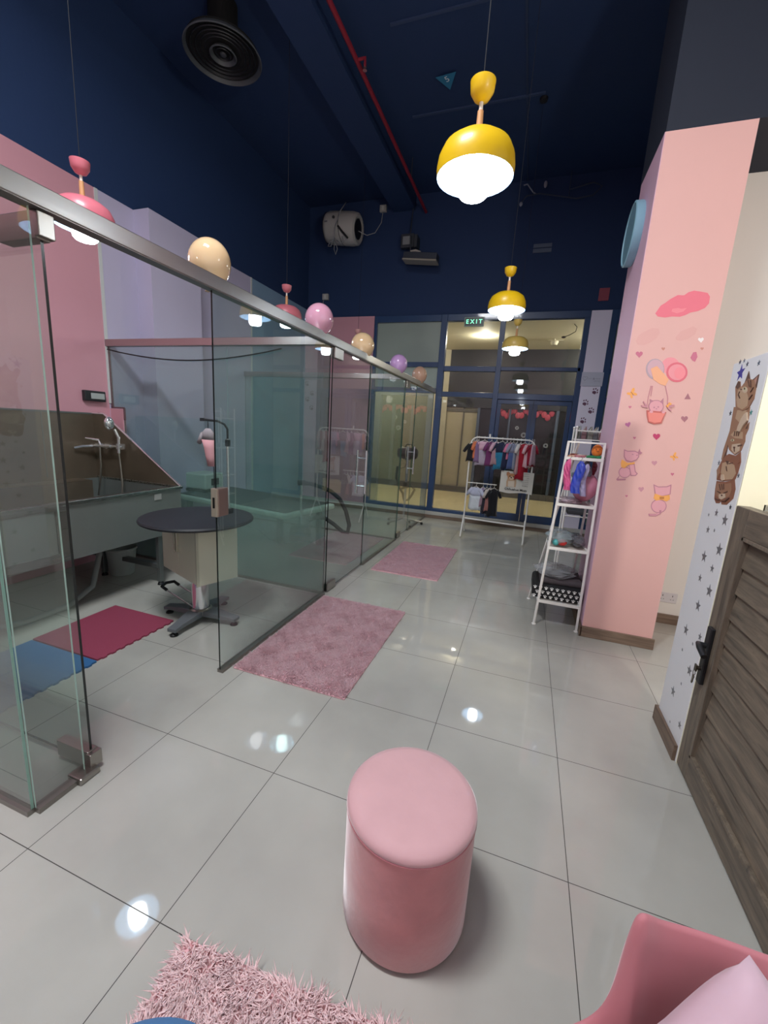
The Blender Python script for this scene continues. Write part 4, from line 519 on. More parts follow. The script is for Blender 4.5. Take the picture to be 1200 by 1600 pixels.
mb=MB(); mb.prism([(-2.56,.86),(-1.49,.86),(-2.40,1.485),(-2.56,1.485)],by1+.19,by1+.2,lambda u,v,w:(u,w,v)); L(mb,'side_panel',TSI)
L(MB().tube([(-2.56,by1+.195,1.49),(-2.40,by1+.195,1.49),(-1.485,by1+.195,.875)],.010,8),'side_edge',CHROME,smooth=SM)
L(MB().box(-2.58,by0,1.48,-2.54,by1+.18,1.495),'top_edge',TSD)
for yy in (.75,1.25,1.75): L(MB().box(-2.546,yy,.9,-2.541,yy+.006,1.48),'panel_seam',TSD)
# raised front door and badge
mb=MB(); mb.box(-1.5,.32,.83,-1.485,1.20,.862); mb.box(-1.5,1.13,.52,-1.485,1.20,.83); mb.box(-1.5,.32,.47,-1.485,1.20,.53); o=mb.build('door_frame',brushed('#9a9e9c',.3,'Y'),bevel=.003); P(o,t); DF=o
o=MB().box(-1.498,.34,.53,-1.49,1.12,.83).build('bath_door',TS); P(o,t)
L(MB().box(-1.499,1.93,.79,-1.494,2.0,.84),'badge',M('#a6a8a4',.4))
for x,y in [(-1.53,1.98),(-2.4,2.1),(-1.53,.4),(-2.5,.4),(-2.15,1.92)]:
    L(MB().box(x-.02,y-.02,.03,x+.02,y+.02,.46),'leg',TSD,bevel=.003); L(MB().lathe([(.001,0),(.028,0),(.022,.02),(.008,.03),(.001,.03)],c=(x,y,0),n=14),'foot',M('#15161a',.5),smooth=SM)
L(MB().box(-2.5,1.95,.16,-1.53,2.0,.20),'stretcher',TSD,bevel=.003)
# faucet, shower
t2=t
mb=MB(); mb.tube([(-2.50,2.14,1.185),(-2.24,2.14,1.195)],.018,10); mb.tube([(-2.24,2.14,1.195),(-2.09,2.14,1.20)],.010,8)
for xx in (-2.44,-2.30): mb.tube([(xx,2.205,1.19),(xx,2.14,1.19)],.022,10)
mb.tube([(-2.46,2.14,1.185),(-2.50,2.06,1.18),(-2.52,1.99,1.165)],.012,8); mb.tube([(-2.38,2.14,1.2),(-2.38,2.13,1.245),(-2.46,2.06,1.26)],[.018,.013,.006],8); mb.cbox((-2.13,2.15,1.20),(.05,.05,.05))
L(mb,'mixer_tap',CHROME,smooth=SM)
mb=MB(); mb.tube([(-2.13,2.13,1.14),(-2.12,2.13,1.28),(-2.14,2.11,1.36)],.013,8); mb.ball((-2.165,2.08,1.41),.055,14,8,(.6,.8,1.1)); L(mb,'shower_head',CHROME,smooth=SM)
L(MB().tube([(-2.13,2.13,1.15),(-2.12,2.13,1.0),(-2.10,2.12,.86),(-2.09,2.10,.7)],.009,8),'shower_hose',SATIN,smooth=SM)
L(MB().tube([(-2.36,2.12,1.18),(-2.35,2.11,1.0),(-2.36,2.10,.86),(-2.37,2.08,.72)],.009,8),'shower_hose',SATIN,smooth=SM)
L(MB().tube([(-2.54,1.13+.022*math.cos(a),1.38+.022*math.sin(a)) for a in [2*PI*k/14 for k in range(14)]],.003,5,closed=True),'drain_ring',TSD)
pts=[(-1.95,1.75,.46),(-1.9,1.7,.3),(-1.8,1.55,.08),(-1.72,1.3,.025),(-1.72,1.0,.025),(-1.85,.7,.04),(-2.05,.55,.18)]
L(MB().tube(pts,.022,10),'drain_hose',M('#8f9290',.5),smooth=SM)
t=thing('bucket','translucent white plastic bucket under the dog bath','bucket',(-2.05,2.02,0))
MB().lathe([(.001,.005),(.10,.005),(.125,.26),(.13,.265),(.128,.25),(.098,.012),(.001,.012)],n=24).build('body',M('#9fa5a2',.4),t,SM); MB().tube([(.13*math.cos(a),.13*math.sin(a),.25) for a in [2*PI*k/24 for k in range(24)]],.006,6,closed=True).build('rim',M('#b8bcb8',.4),t,SM)
# emergency light
t=thing('emergency_light','small black framed emergency light on the pink wall above the bath','emergency light',(-2.6,2.265,1.655))
MB().box(0,-.105,-.05,.045,.105,.05).build('housing',M('#25272a',.5),t,bevel=.008); MB().box(.045,-.05,-.028,.055,.085,.028).build('lens',M('#aeb4b2',.3),t,bevel=.004)
# ================================================================ grooming table
t=thing('grooming_table','round black hydraulic pet grooming table with cream cabinet and chrome column','grooming table',(-.73,1.61,0))
MB().lathe([(.001,.775),(.37,.775),(.385,.783),(.388,.792),(.38,.803),(.36,.806),(.001,.806)],n=64).build('table_top',M('#23262c',.5,bump=.1,bscale=200),t,SM)
rz=math.radians(-21)
def cab(mb): 
    return mb
cx,cy=-.05,.06
mt=Matrix.Translation((cx,cy,0))@Matrix.Rotation(rz,4,'Z')
CRM=M('#cfcdb9',.4); CRM2=M('#b8b6a3',.4)
body=MB().box(-.28,-.15,.35,.28,.15,.775,mat=mt).build('cabinet_body',CRM,t,bevel=.004)
for xx,nm in [(-.28,0),(.02,1)]:
    pass
d1=MB().box(-.275,-.158,.36,-.005,-.15,.77,mat=mt).build('cabinet_door',CRM,t,bevel=.002); d2=MB().box(.0,-.158,.36,.262,-.15,.77,mat=mt).build('cabinet_door',CRM,t,bevel=.002)
MB().box(.266,-.162,.35,.283,-.145,.775,mat=mt).build('corner_trim',CRM2,t)
MB().box(-.03,-.178,.54,-.018,-.158,.70,mat=mt).build('door_handle',M('#d8d4c4',.25,.8),d1,bevel=.002); MB().box(.0,-.178,.54,.012,-.158,.70,mat=mt).build('door_handle',M('#d8d4c4',.25,.8),d2,bevel=.002)
MB().lathe([(.062,.06),(.062,.35)],n=32,cap=True).build('column',CHROME,t,SM); MB().lathe([(.075,.05),(.08,.06),(.08,.09),(.066,.1)],n=32).build('column_collar',SATIN,t,SM)
GM=M('#70757a',.45,.3)
for k in range(4):
    a=math.radians(-85+90*k); ca,sa=math.cos(a),math.sin(a); m4=Matrix.Rotation(a,4,'Z')
    mb=MB(); pr=[(0,-.06,.05,.09),(.12,-.05,.045,.085),(.24,-.035,.04,.07),(.31,-.035,.035,.06)]
    mb.loft([[tuple(m4@Vector((x,w_,z0))),tuple(m4@Vector((x,-w_,z0))),tuple(m4@Vector((x,-w_,z1))),tuple(m4@Vector((x,w_,z1)))] for x,w_,z0,z1 in pr]); lg=mb.build('leg',GM,t,bevel=.003)
    mb=MB(); p=m4@Vector((.285,0,0)); mb.tube([(p.x,p.y,.02),(p.x,p.y,.05)],.006,8); mb.lathe([(.001,0),(.028,0),(.026,.01),(.012,.02),(.006,.03)],c=(p.x,p.y,0),n=16); mb.build('levelling_foot',M('#111214',.5),lg,SM)
mb=MB(); 
for s in (-1,1): mb.tube([(-.03,.0+s*.06,.12),(-.34,.06+s*.06,.17)],.006,8)
mb.build('foot_lever',CHROME,t,SM); MB().tube([(-.33,.0,.168),(-.38,.0,.19),(-.40,.06,.195),(-.38,.12,.19),(-.33,.12,.168)],.012,8).build('lever_grip',M('#17181a',.6),t,SM)
arm=MB().tube([(.10,.21,.81),(.10,.21,1.37)],.010,10).build('arm_post',CHROME,t,SM)
MB().tube([(.10,.21,1.30),(.10,.21,1.44),(.085,.195,1.475),(.05,.165,1.495),(-.02,.10,1.50)],.008,8).build('arm_bend',BLK,t,SM); MB().cbox((.10,.21,1.34),(.03,.03,.05)).build('clamp_knob',BLK,t,bevel=.005)
MB().cbox((-.025,.095,1.5),(.03,.03,.022),(0,0,.7)).build('end_cap',BLK,t); MB().cbox((.10,.21,.82),(.05,.05,.05)).build('table_clamp',BLK,t,bevel=.004)
t=thing('pet_vest','little grey and pink dog vest hanging from the grooming arm','pet clothing',(-.70,1.70,1.30))
mb=MB(); rings=[]
for k,(z,wx,wy,ox) in enumerate([(.14,.02,.012,0),(.11,.05,.025,0),(.06,.055,.03,0),(0,.045,.028,.01),(-.06,.04,.022,.015),(-.13,.028,.016,.02)]): rings.append([(ox+wx*math.cos(q),wy*math.sin(q),z) for q in [2*PI*j/14 for j in range(14)]])
MB().loft(rings[:3]).tube([(-.04,0,.1),(-.085,0,.03)],[.022,.016],8).build('collar_piece',M('#9a9296',.8),t,True); MB().loft(rings[2:]).build('vest_body',M('#d9a0a6',.8),t,True)
MB().tube([(0,0,.14),(0,0,.19)],.003,6).tube([(.03,.0,.1),(.045,.0,-.2),(.04,0,-.36)],.003,6).build('leash_cord',BLK,t)
# mats
def foam(name,label,h,x0,y0,x1,y1,teeth):
    P2=[]; T=.03
    def edge(ax,ay,bx,by,on,nx,ny):
        L_=math.hypot(bx-ax,by-ay); n=int(L_/T); 
        for i in range(n):
            u=i/n; px_,py_=ax+(bx-ax)*u,ay+(by-ay)*u; o_=.010 if (on and i%2) else 0; u2=(i+.85)/n
            P2.append((px_+nx*o_,py_+ny*o_)); P2.append((ax+(bx-ax)*u2+nx*o_,ay+(by-ay)*u2+ny*o_))
    edge(x0,y0,x1,y0,teeth[0],0,-1); edge(x1,y0,x1,y1,teeth[1],1,0); edge(x1,y1,x0,y1,teeth[2],0,1); edge(x0,y1,x0,y0,teeth[3],-1,0)
    o=MB().prism(P2,.0,.012,lambda u,v,w:(u,v,w)).build(name,M(h,.8,bump=.15,bscale=120)); return tag(o,label,'mat')
foam('foam_mat','crimson interlocking foam floor mat beside the dog bath','#8d3850',-1.46,.895,-.87,1.48,(0,1,0,0))
foam('foam_mat','blue interlocking foam floor mat at the near end of the bath','#2f6497',-1.45,.29,-.86,.883,(0,1,0,0))
# ================================================================ balloons
def balloon(label,c,r,h,sz=1.12,knot=True,rot=0,string=None,grp='balloons along the glass header rail'):
    t=thing('balloon',label,'balloon',c,0,grp)
    mt=Matrix.Rotation(rot,4,'Y'); prof=[]
    for k in range(17):
        a=-PI/2+PI*k/16; rr=r*math.cos(a)*(1 if a>0 else (1-.10*math.sin(-a)**2)); prof.append((max(rr,.001),r*sz*math.sin(a)*(1 if a>0 else 1.08)))
    MB().lathe(prof,n=32,mat=mt).build('skin',M(h,.12,coat=.6,sub=.15),t,True)
    z=-r*sz*1.08
    if knot: MB().lathe([(.003,z+.004),(.006,z-.004),(.013,z-.014),(.001,z-.012)],n=12,mat=mt).build('knot',M(h,.3),t,True)
    return t
CR='#e3c49a'
balloon('big cream balloon resting on the rail nearest the camera',(-.225,1.215,2.318),.107,CR,1.10,rot=.15)
balloon('pink balloon on the rail in front of the second pink lamp',(-.145,2.29,2.305),.108,'#dba3ba',1.06)
balloon('cream balloon on the rail before the pale pink lamp',(-.16,3.21,2.295),.115,CR,1.03)
balloon('lilac purple balloon on the rail against the shopfront panes',(-.135,4.32,2.298),.107,'#c9a2d6',1.05)
balloon('farthest peach balloon near the end of the glass rail',(-.13,5.33,2.305),.108,'#cfa890',1.1)
# ================================================================ drying room things
WHT=M('#cfe0d6',.35); 
t=thing('drying_table','low white grooming table in the second glass room','table',(-1.47,3.27,0),math.radians(-9))
MB().box(-.86,-.42,.56,.86,.42,.62).build('table_top',M('#c9dccf',.35),t,bevel=.02,seg=3); MB().box(-.80,-.38,.621,.80,.38,.628).build('rubber_mat',M('#3b4348',.6),t)
for x in (-.7,.7):
    for y in (-.33,.33): MB().box(x-.025,y-.025,0,x+.025,y+.025,.56).build('leg',M('#4b5054',.4,.5),t,bevel=.003)
MB().box(-.7,-.02,.14,.7,.02,.18).build('stretcher',M('#4b5054',.4,.5),t)
t=thing('pet_dryer','pale boxy machine with a dark base standing at the left end of the white table','machine',(-2.31,3.36,.628))
MB().box(-.20,-.16,.03,.20,.16,.22).build('housing',M('#bccbc4',.4),t,bevel=.02,seg=3); MB().box(-.21,-.17,0,.21,.17,.03).build('base',M('#15171a',.5),t,bevel=.004); MB().box(.19,-.06,.08,.215,.06,.16).build('control_knob',M('#222528',.5),t,bevel=.005)
t=thing('floor_blower','black floor blower with a thick looping hose beside the glass door','blower',(-.66,2.95,0))
MB().lathe([(.001,.05),(.10,.05),(.11,.07),(.11,.42),(.09,.46),(.001,.47)],n=24).build('motor_body',M('#1c1f22',.4),t,SM); MB().box(-.13,-.13,.0,.13,.13,.05).build('wheel_base',M('#15171a',.5),t,bevel=.01)
MB().tube([(0,0,.47),(0,0,.9)],.014,10).build('stand_pole',CHROME,t,SM)
hp=[(.0,.0,.92),(.06,.1,.905),(.12,.18,.87),(.22,.23,.83),(.32,.25,.755),(.40,.25,.63),(.445,.25,.48),(.43,.25,.40),(.37,.25,.40),(.27,.24,.47),(.17,.22,.53),(.10,.15,.545),(.07,.05,.52)]
MB().tube(hp,.022,12).build('flex_hose',M('#1b2023',.5),t,True); MB().tube([(-.03,-.02,.92),(.03,.03,.92)],.03,10).build('nozzle',M('#0f1113',.5),t,SM)
# dryer on a stand in the third room
t=thing('stand_dryer','brown drum pet dryer on a chrome pole stand in the third glass room','dryer',(-.30,5.62,0))
mt=Matrix.Translation((0,0,1.15))@Matrix.Rotation(PI/2,4,'Y')
MB().lathe([(.001,-.16),(.07,-.16),(.085,-.13),(.095,-.05),(.095,.07),(.085,.13),(.06,.15),(.001,.15)],n=28,mat=mt).build('drum',M('#5a3a38',.35),t,SM)
for z in (-.1,-.02): MB().lathe([(.098,z),(.1,z+.008),(.098,z+.016)],n=28,mat=mt).build('band',M('#cbbcae',.4),t)
MB().tube([(-.05,0,1.245),(-.03,0,1.29),(.05,0,1.29),(.08,0,1.24)],.008,8).build('carry_handle',M('#141414',.5),t,SM)
MB().ball((0,0,1.07),.06,16,8,(1,1,.7)).build('yoke',SATIN,t,SM)
MB().tube([(0,0,.06),(0,0,.55),(0,0,1.05)],[.02,.02,.014],12).build('pole',CHROME,t,SM)
MB().cbox((-.01,0,.64),(.06,.06,.10)).build('height_clamp',M('#111317',.5),t,bevel=.008)
MB().tube([(-.16,0,.93),(-.17,.0,.75),(-.13,0,.62),(-.05,.02,.50),(-.02,.03,.38),(.05,.03,.40),(.11,.02,.50),(.15,0,.58),(.10,-.01,.63),(.0,-.02,.61),(-.06,0,.58)],.02,10).build('air_hose',M('#23211c',.5),t,True)
MB().tube([(0,.02,1.04),(-.05,.03,.92),(-.16,.02,.88)],.004,6).build('power_cord',M('#222222',.5),t)
for k in range(5):
    a=2*PI*k/5+.3; MB().tube([(0,0,.10),(.18*math.cos(a),.18*math.sin(a),.06),(.30*math.cos(a),.30*math.sin(a),.045)],[.018,.014,.012],8).build('leg',SATIN,t,SM); MB().ball((.30*math.cos(a),.30*math.sin(a),.024),.022,10,6).build('caster',M('#1a1a1a',.5),t,SM)
# ================================================================ clothes rail
WM=M('#e9e7e2',.35); RX0,RX1,RY=.695,1.575,5.44
t=thing('clothes_rail','white metal clothes rail hung with small pet clothes by the shopfront','clothes rail',(1.13,RY,0)); r_=.011
arc=[(RX0,RY,.30),(RX0-.005,RY,1.36)]+[(RX0+.10-.10*math.cos(a),RY,1.38+.09*math.sin(a)) for a in [PI/2*k/5 for k in range(1,6)]]+[(RX1-.10+.10*math.sin(a),RY,1.38+.09*math.cos(a)) for a in [PI/2*k/5 for k in range(0,5)]]+[(RX1,RY,1.36),(RX1+.005,RY,.25)]
inroot(t,MB().tube(arc,r_,10).build('hoop_frame',WM,None,SM),MB().tube([(RX0,RY,.26),(RX1,RY,.24)],r_,8).build('lower_bar',WM,None,SM))
for x in (RX0,RX1):
    inroot(t,MB().tube([(x,RY,.32),(x,RY-.22,.015),],r_,8).tube([(x,RY,.32),(x,RY+.2,.015)],r_,8).build('foot_frame',WM,None,SM))
inroot(t,MB().tube([(RX0+.26,RY,1.47),(RX0+.255,RY,1.525)],.013,8).build('joint_stub',WM,None,SM))
inroot(t,MB().tube([(.70,RY+.03,.80),(1.12,RY+.03,.80)],.006,8).build('cross_bar',WM,None,SM))
def garment(name,label,cat,x,z,hgt,wid,h,h2=None,ang=60,sleeve=1,leg=0,grp='pet clothes on the white rail',y=RY,hook=True,flare=0,thick=.035,g2=.45):
    t=thing(name,label,cat,(x,y,z),math.radians(ang),grp)
    n=20; rings=[]; ph=random.random()*6; K=8
    for k in range(K+1):
        u=k/K; ww=wid*(.36+.14*min(1,u*5)+flare*u*.3)*(1-.12*math.sin(u*PI)); 
        if u<.08: ww=wid*.22
        dd=thick*(.5+.7*u)
        rings.append([(ww*math.cos(q)*(1+.07*math.sin(5*q+ph+u*2)),dd*math.sin(q)*(1+.3*math.sin(4*q+ph)),-.04-hgt*u+.012*math.sin(3*q+ph)*u) for q in [2*PI*j/n for j in range(n)]])
    ks=int(K*g2) if h2 else K
    mb=MB(); mb.loft(rings[:ks+1])
    if sleeve:
        for s in (-1,1): mb.tube([(s*wid*.30,0,-.06),(s*wid*.55,0,-.10-.02*sleeve),(s*wid*(.60+.1*sleeve),0,-.12-.05*sleeve)],[thick*.8,thick*.75,thick*.6],8)
    mb.build('top' if h2 else 'fabric',M(h,.85,noise=.14,nscale=30,sheen=.3),t,True)
    if h2: MB().loft(rings[ks:]).build('lower_part',M(h2,.85,noise=.14,nscale=30,sheen=.3),t,True)
    if leg:
        mb=MB()
        for s in (-1,1): mb.tube([(s*wid*.2,0,-hgt),(s*wid*.24,0,-hgt-leg)],[thick*.9,thick*.6],8)
        mb.build('trouser_legs',M(h2 or h,.85,noise=.1),t,True)
    if hook:
        MB().tube([(-wid*.34,0,-.055),(0,0,-.02),(wid*.34,0,-.055)],.004,6).tube([(0,0,-.02),(0,0,.0),(.010,0,.018),(0,0,.034),(-.012,0,.026)],.002,6).build('hanger',M('#e4e2dc',.4),t)
    return t
Z=1.455
for a in [('black pet jacket at the left end of the rail',.735,.26,.20,'#15161c',None,25,1,0,1.38),
 ('coral orange pet top near the left end of the rail',.775,.24,.15,'#d4764e',None,65,1,0,0),
 ('dusky purple little top near the left end of the rail',.80,.30,.16,'#84688f',None,70,0,0,0),
 ('large pale pink puffy pet jacket on the rail',.885,.34,.25,'#d3a9bb','#a89cad',14,1,0,0),
 ('plum purple pet dress on the rail',.985,.34,.20,'#6e2f63',None,52,1,0,0),
 ('small pale pink pet shirt between plum dress and navy coat',1.055,.32,.17,'#cfa6b8','#a7848c',50,1,0,0),
 ('navy pet coat with teal panel and white collar on the rail',1.135,.38,.22,'#1c2340','#1f6f90',20,1,0,0),
 ('dark navy pet trousers suit on the rail',1.20,.36,.17,'#1d2444',None,60,0,.07,0),
 ('bright pink tiny pet top on the rail',1.245,.22,.14,'#cf7796',None,45,1,0,0),
 ('grey and blue denim pet outfit on the rail',1.285,.36,.16,'#8d8fa5','#4f6190',48,1,0,0),
 ('plain grey pet shirt on the rail',1.335,.36,.14,'#8b90a0',None,65,0,0,0),
 ('white fluffy trimmed pet hoodie on the rail',1.385,.42,.15,'#ded8d6','#c59c9c',60,1,0,0),
 ('long bright red pet costume on the rail',1.44,.50,.19,'#a80f2b',None,28,1,.0,0),
 ('pale pink and white pet top right of the red costume',1.495,.32,.14,'#dcb3bb',None,50,1,0,0),
 ('crimson short pet jacket near the right end of the rail',1.535,.30,.16,'#9b1230',None,35,1,0,0),
 ('pinkish grey pet top at the right end of the rail',1.56,.28,.14,'#b99aa6',None,70,0,0,0)]:
    garment('pet_garment',a[0],'pet clothing',a[1],Z if not a[9] else 1.42,a[2],a[3],a[4],a[5],a[6],a[7],a[8])
for a in [('white and lavender pet dress hanging low at the left of the rail',.83,.33,.22,'#c2c6dc','#d5dbe2',-28,1,0),
 ('lilac grey small pet vest hanging low beside the white dress',.93,.26,.15,'#9d8fb0','#b89aa8',40,0,.0),
 ('dark striped pet garment hanging low in the middle of the rail',.985,.34,.14,'#2a2734',None,50,0,.08),
 ('cream and rust pet jacket hanging low on the rail',1.035,.33,.16,'#c9bfb7','#a7706a',45,1,0),
 ('long black pet coat hanging low on the rail',1.09,.40,.18,'#14151c',None,35,1,.0)]:
    garment('pet_garment',a[0],'pet clothing',a[1],.775,a[2],a[3],a[4],a[5],a[6],a[7],a[8],'pet clothes hung on the low bar of the rail',RY+.03)
# dog towel
t=thing('printed_towel','white cloth with a chihuahua picture and lettering hung on the rail','towel',(1.39,RY-.02,0))
tw=MB(); nx=14
P_=[]
for i in range(nx+1):
    u=i/nx; x=-.225+.45*u; y=.006*math.sin(u*9); P_.append((x,y))
tw.loft([[(x,y,1.025-.01*(x+.2)+0),(x,y+.004,1.025-.01*(x+.2)),(x,y+.004,.715+.01*math.sin(x*16)),(x,y,.715+.01*math.sin(x*16))] for x,y in P_]); tw.build('cloth',M('#d8d6cc',.85),t)
def tp(name,h,poly,l=1,parent=None):
    return MB().prism(poly,-.007-.0012*l,-.0065,lambda u,v,w:(u,w,v)).build(name,M(h,.8),parent or t)
el=lambda cx,cz,rx,rz_,n=16:[(cx+rx*math.cos(2*PI*k/n),cz+rz_*math.sin(2*PI*k/n)) for k in range(n)]
tp('dog_body','#c9a98a',[(-.135,.80),(-.14,.87),(-.125,.93),(-.01,.93),(.0,.86),(-.005,.80)],1); tp('dog_chest','#ddd0bd',[(-.11,.80),(-.115,.88),(-.03,.89),(-.025,.80)],2)
tp('dog_ear','#b4805c',[(-.15,1.0),(-.125,1.015),(-.09,.985),(-.12,.95),(-.145,.96)],2); tp('dog_ear','#b4805c',[(.03,.995),(.0,1.0),(-.03,.98),(-.01,.945),(.015,.955)],2)
tp('dog_head','#bf8a62',el(-.07,.948,.062,.045),3); tp('dog_muzzle','#dcc3a6',el(-.075,.925,.032,.024),4)
for cx,cz,r1,r2 in [(-.098,.952,.009,.008),(-.045,.948,.009,.008),(-.078,.932,.011,.009)]: tp('dog_face_mark','#1a1413',el(cx,cz,r1,r2,10),5)
text('lettering','Chihuahua Mom',.046,M('#2c2926',.8),fac((.0,-.009,.765),(1,0,-.02),(0,0,1)),t,bold=.0008)
sq=MB()
for k,(z,x0_,x1_) in enumerate([(1.0,.09,.165),(.968,.06,.165),(.94,.135,.165),(.912,.07,.165),(.885,.06,.165),(.858,.085,.165)]):
    n=max(3,int((x1_-x0_)/.012))
    for j in range(n):
        x=x0_+(x1_-x0_)*j/n; sq.tube([(x,-.009,z+.004),(x+.003,-.009,z-.003),(x+.007,-.009,z+.004)],.0014,4)
sq.build('small_print',M('#4a4743',.8),t); text('lettering','to be a',.026,M('#3a3733',.8),fac((.12,-.009,.832),(1,0,0),(0,0,1)),t)
# pots on the sill behind the glass
for nm,lb,x,h,r,hh in [('jar','amber yellow pot on the sill outside the glass behind the rail',1.20,'#a8772a',.05,.07),('jar','small brown pot on the sill behind the rail',1.40,'#5b3327',.035,.035)]:
    o=MB().lathe([(.001,0),(r*.9,0),(r,.01),(r,hh),(r*.85,hh+.005),(.001,hh+.005)],c=(x,6.54,.12),n=20).build(nm,M(h,.4),None,SM); tag(o,lb,'pot')
t=thing('sunglasses','dark little sunglasses lying on the sill behind the rail','sunglasses',(1.05,6.53,.122))
for s in (-1,1): MB().tube([(s*.035+.028*math.cos(a),0,.03+.024*math.sin(a)) for a in [2*PI*k/14 for k in range(14)]],.004,6,closed=True).build('rim',M('#161312',.3),t,SM)
# ================================================================ ladder shelf
t=thing('ladder_shelf','white metal ladder shelf with wooden style tiers leaning beside the pink pillar','shelf',(1.87,2.85,0))
fx0=lambda z:1.705+.072*min(z,1.5)/1.5; fx1=lambda z:2.028; fy=lambda z:2.695+.09*z/1.5; by=lambda z:3.24-.30*z/1.5
def bar(mb,p,q,w_=.018,d_=.012):
    p,q=Vector(p),Vector(q); d=(q-p); L_=d.length; m=Matrix.Translation((p+q)/2)@d.to_track_quat('Z','Y').to_matrix().to_4x4()
    mb.box(-w_/2,-d_/2,-L_/2,w_/2,d_/2,L_/2,mat=m)
for nm,xf,yf in [('front_leg',fx0,fy),('front_leg',fx1,fy),('back_leg',lambda z:1.665+.20*z/1.5 if z<1.5 else 1.865,by),('back_leg',lambda z:2.005,by)]:
    mb=MB(); bar(mb,(xf(0.0),yf(0),.01),(xf(1.5),yf(1.5),1.5)); o=mb.build(nm,WM,bevel=.002); P(o,t)
    o=MB().lathe([(.001,0),(.018,0),(.018,.006),(.01,.012),(.001,.012)],c=(xf(0),yf(0),0),n=14).build('foot',WM,None,SM); P(o,t)
mb=MB(); bar(mb,(fx0(1.5),fy(1.5),1.5),(fx1(1.5),fy(1.5),1.5)); bar(mb,(1.865,by(1.5),1.5),(2.005,by(1.5),1.5)); bar(mb,(fx0(1.5),fy(1.5),1.5),(1.865,by(1.5),1.5)); bar(mb,(fx1(1.5),fy(1.5),1.5),(2.005,by(1.5),1.5)); inroot(t,mb.build('top_frame',WM))
for z,h in [(.205,'#d9d4cf'),(.655,'#c9bfb4'),(1.01,'#cdb9b6'),(1.375,'#c7ac90')]:
    a,b_=fx0(z),fx1(z); bxl=1.665+.2*z/1.5
    mb=MB(); 
    mb.prism([(a,fy(z)),(b_,fy(z)),(2.005,by(z)),(bxl,by(z))],z-.014,z-.004,lambda u,v,w:(u,v,w)); s_=mb.build('shelf_board',M(h,.5)); P(s_,t)
    mb=MB(); bar(mb,(a,fy(z)-.004,z),(b_,fy(z)-.004,z),.012,.022) ; bar(mb,(bxl,by(z),z),(2.005,by(z),z)); bar(mb,(a,fy(z),z),(bxl,by(z),z)); bar(mb,(b_,fy(z),z),(2.005,by(z),z)); o=mb.build('shelf_frame',WM); P(o,t)
# things on it
t=thing('pet_bed','black pet carrier bed with white paw prints on the lowest tier','pet bed',(1.855,2.95,.207))
mb=MB(); mb.cbox((0,0,.06),(.39,.40,.115)); bb=mb.build('cushion_body',M('#17171a',.8),t,bevel=.03,seg=4); 
pm=M('#e8e8e6',.8)
mb=MB(); random.seed(3)
for r0 in range(3):
    for c0 in range(9):
        x=-.175+c0*.043+(r0%2)*.02; z=.022+r0*.037
        if abs(x)>.18: continue
        for dx,dz,rr in [(0,-.004,.009),(-.010,.007,.0045),(0,.011,.0045),(.010,.007,.0045)]: mb.lathe([(.0005,0),(rr,0),(rr*.9,.0015),(.0005,.002)],n=8,mat=Matrix.Translation((x+dx,-.2,z+dz))@Matrix.Rotation(PI/2,4,'X'))
mb.build('paw_pattern',pm,bb)
MB().cbox((.02,.02,.14),(.33,.32,.05)).build('inner_cushion',M('#4a4347',.85,noise=.2),t,bevel=.02,seg=3)
CLR=M('#b8bcc2',.12,coat=.5,alpha=.45)
def plasticbag(name,label,loc,dim,h,seed,alpha=.5,cat='plastic bag'):
    g=random.Random(seed); mb=MB(); N=9
    rings=[]
    for k in range(N+1):
        a=-PI/2+PI*k/N; rr=math.cos(a)**.6 if math.cos(a)>0 else 0; rr=max(rr,.05)
        rings.append([(dim[0]/2*rr*math.cos(q)*(1+.18*g.uniform(-1,1)),dim[1]/2*rr*math.sin(q)*(1+.18*g.uniform(-1,1)),dim[2]/2*math.sin(a)*(1+.12*g.uniform(-1,1))+dim[2]/2) for q in [2*PI*j/14 for j in range(14)]])
    o=mb.loft(rings).build(name,M(h,.12,coat=.6,alpha=alpha),None); o.location=loc; return tag(o,label,cat)
plasticbag('plastic_bag','clear crinkled plastic bag with blue print on top of the paw print bed',(1.83,2.95,.365),(.34,.30,.09),'#a9adb2',1,.45)
plasticbag('plastic_bag','clear bag of small toys on the second lowest tier',(1.83,2.93,.66),(.22,.28,.11),'#9aa9ad',2,.55)
plasticbag('plastic_bag','clear bag with dark contents at the right of the second lowest tier',(1.965,2.92,.66),(.12,.25,.08),'#6d6d73',5,.7)
tag(MB().ball((1.84,2.81,.692),.03,14,8,(1.2,1,.9)).build('toy_ball',M('#c4302f',.4),None,SM),'small red toy on the second lowest tier','toy')
tag(MB().ball((1.79,2.80,.69),.026,14,8).build('toy_ball',M('#4fa8a8',.4),None,SM),'small turquoise toy beside the red one on the shelf','toy')
plasticbag('plastic_bag','folded clear packet lying on the third tier beneath the hanging bags',(1.84,2.88,1.012),(.18,.24,.045),'#b9a3ad',8,.7)
o=balloon('pink balloon lying on the third tier of the ladder shelf',(1.955,2.92,1.15),.098,'#d68fa4',1.15,rot=.1,grp=None)
def hangbag(label,x,y,z,w_,hh,h,seed,rz=0):
    t=thing('hanging_pack',label,'pet product pack',(x,y,z),rz); g=random.Random(seed); rings=[]
    for k in range(9):
        u=k/8; ww=w_*(.3+.7*min(1,u*6)); dd=.018*(.3+min(1,u*3)*(1-.4*u))
        rings.append([(ww/2*math.cos(q)*(1+.1*g.uniform(-1,1))+.01*math.sin(u*5+seed),dd*math.sin(q)*(1+.5*g.uniform(-1,1)),-hh*u) for q in [2*PI*j/12 for j in range(12)]])
    MB().loft(rings).build('wrapper',M(h,.15,coat=.8,noise=.2,nscale=25),t); MB().tube([(0,0,0),(.012,0,.02),(0,0,.035)],.0015,5).build('hang_loop',M('#26262a',.5),t)
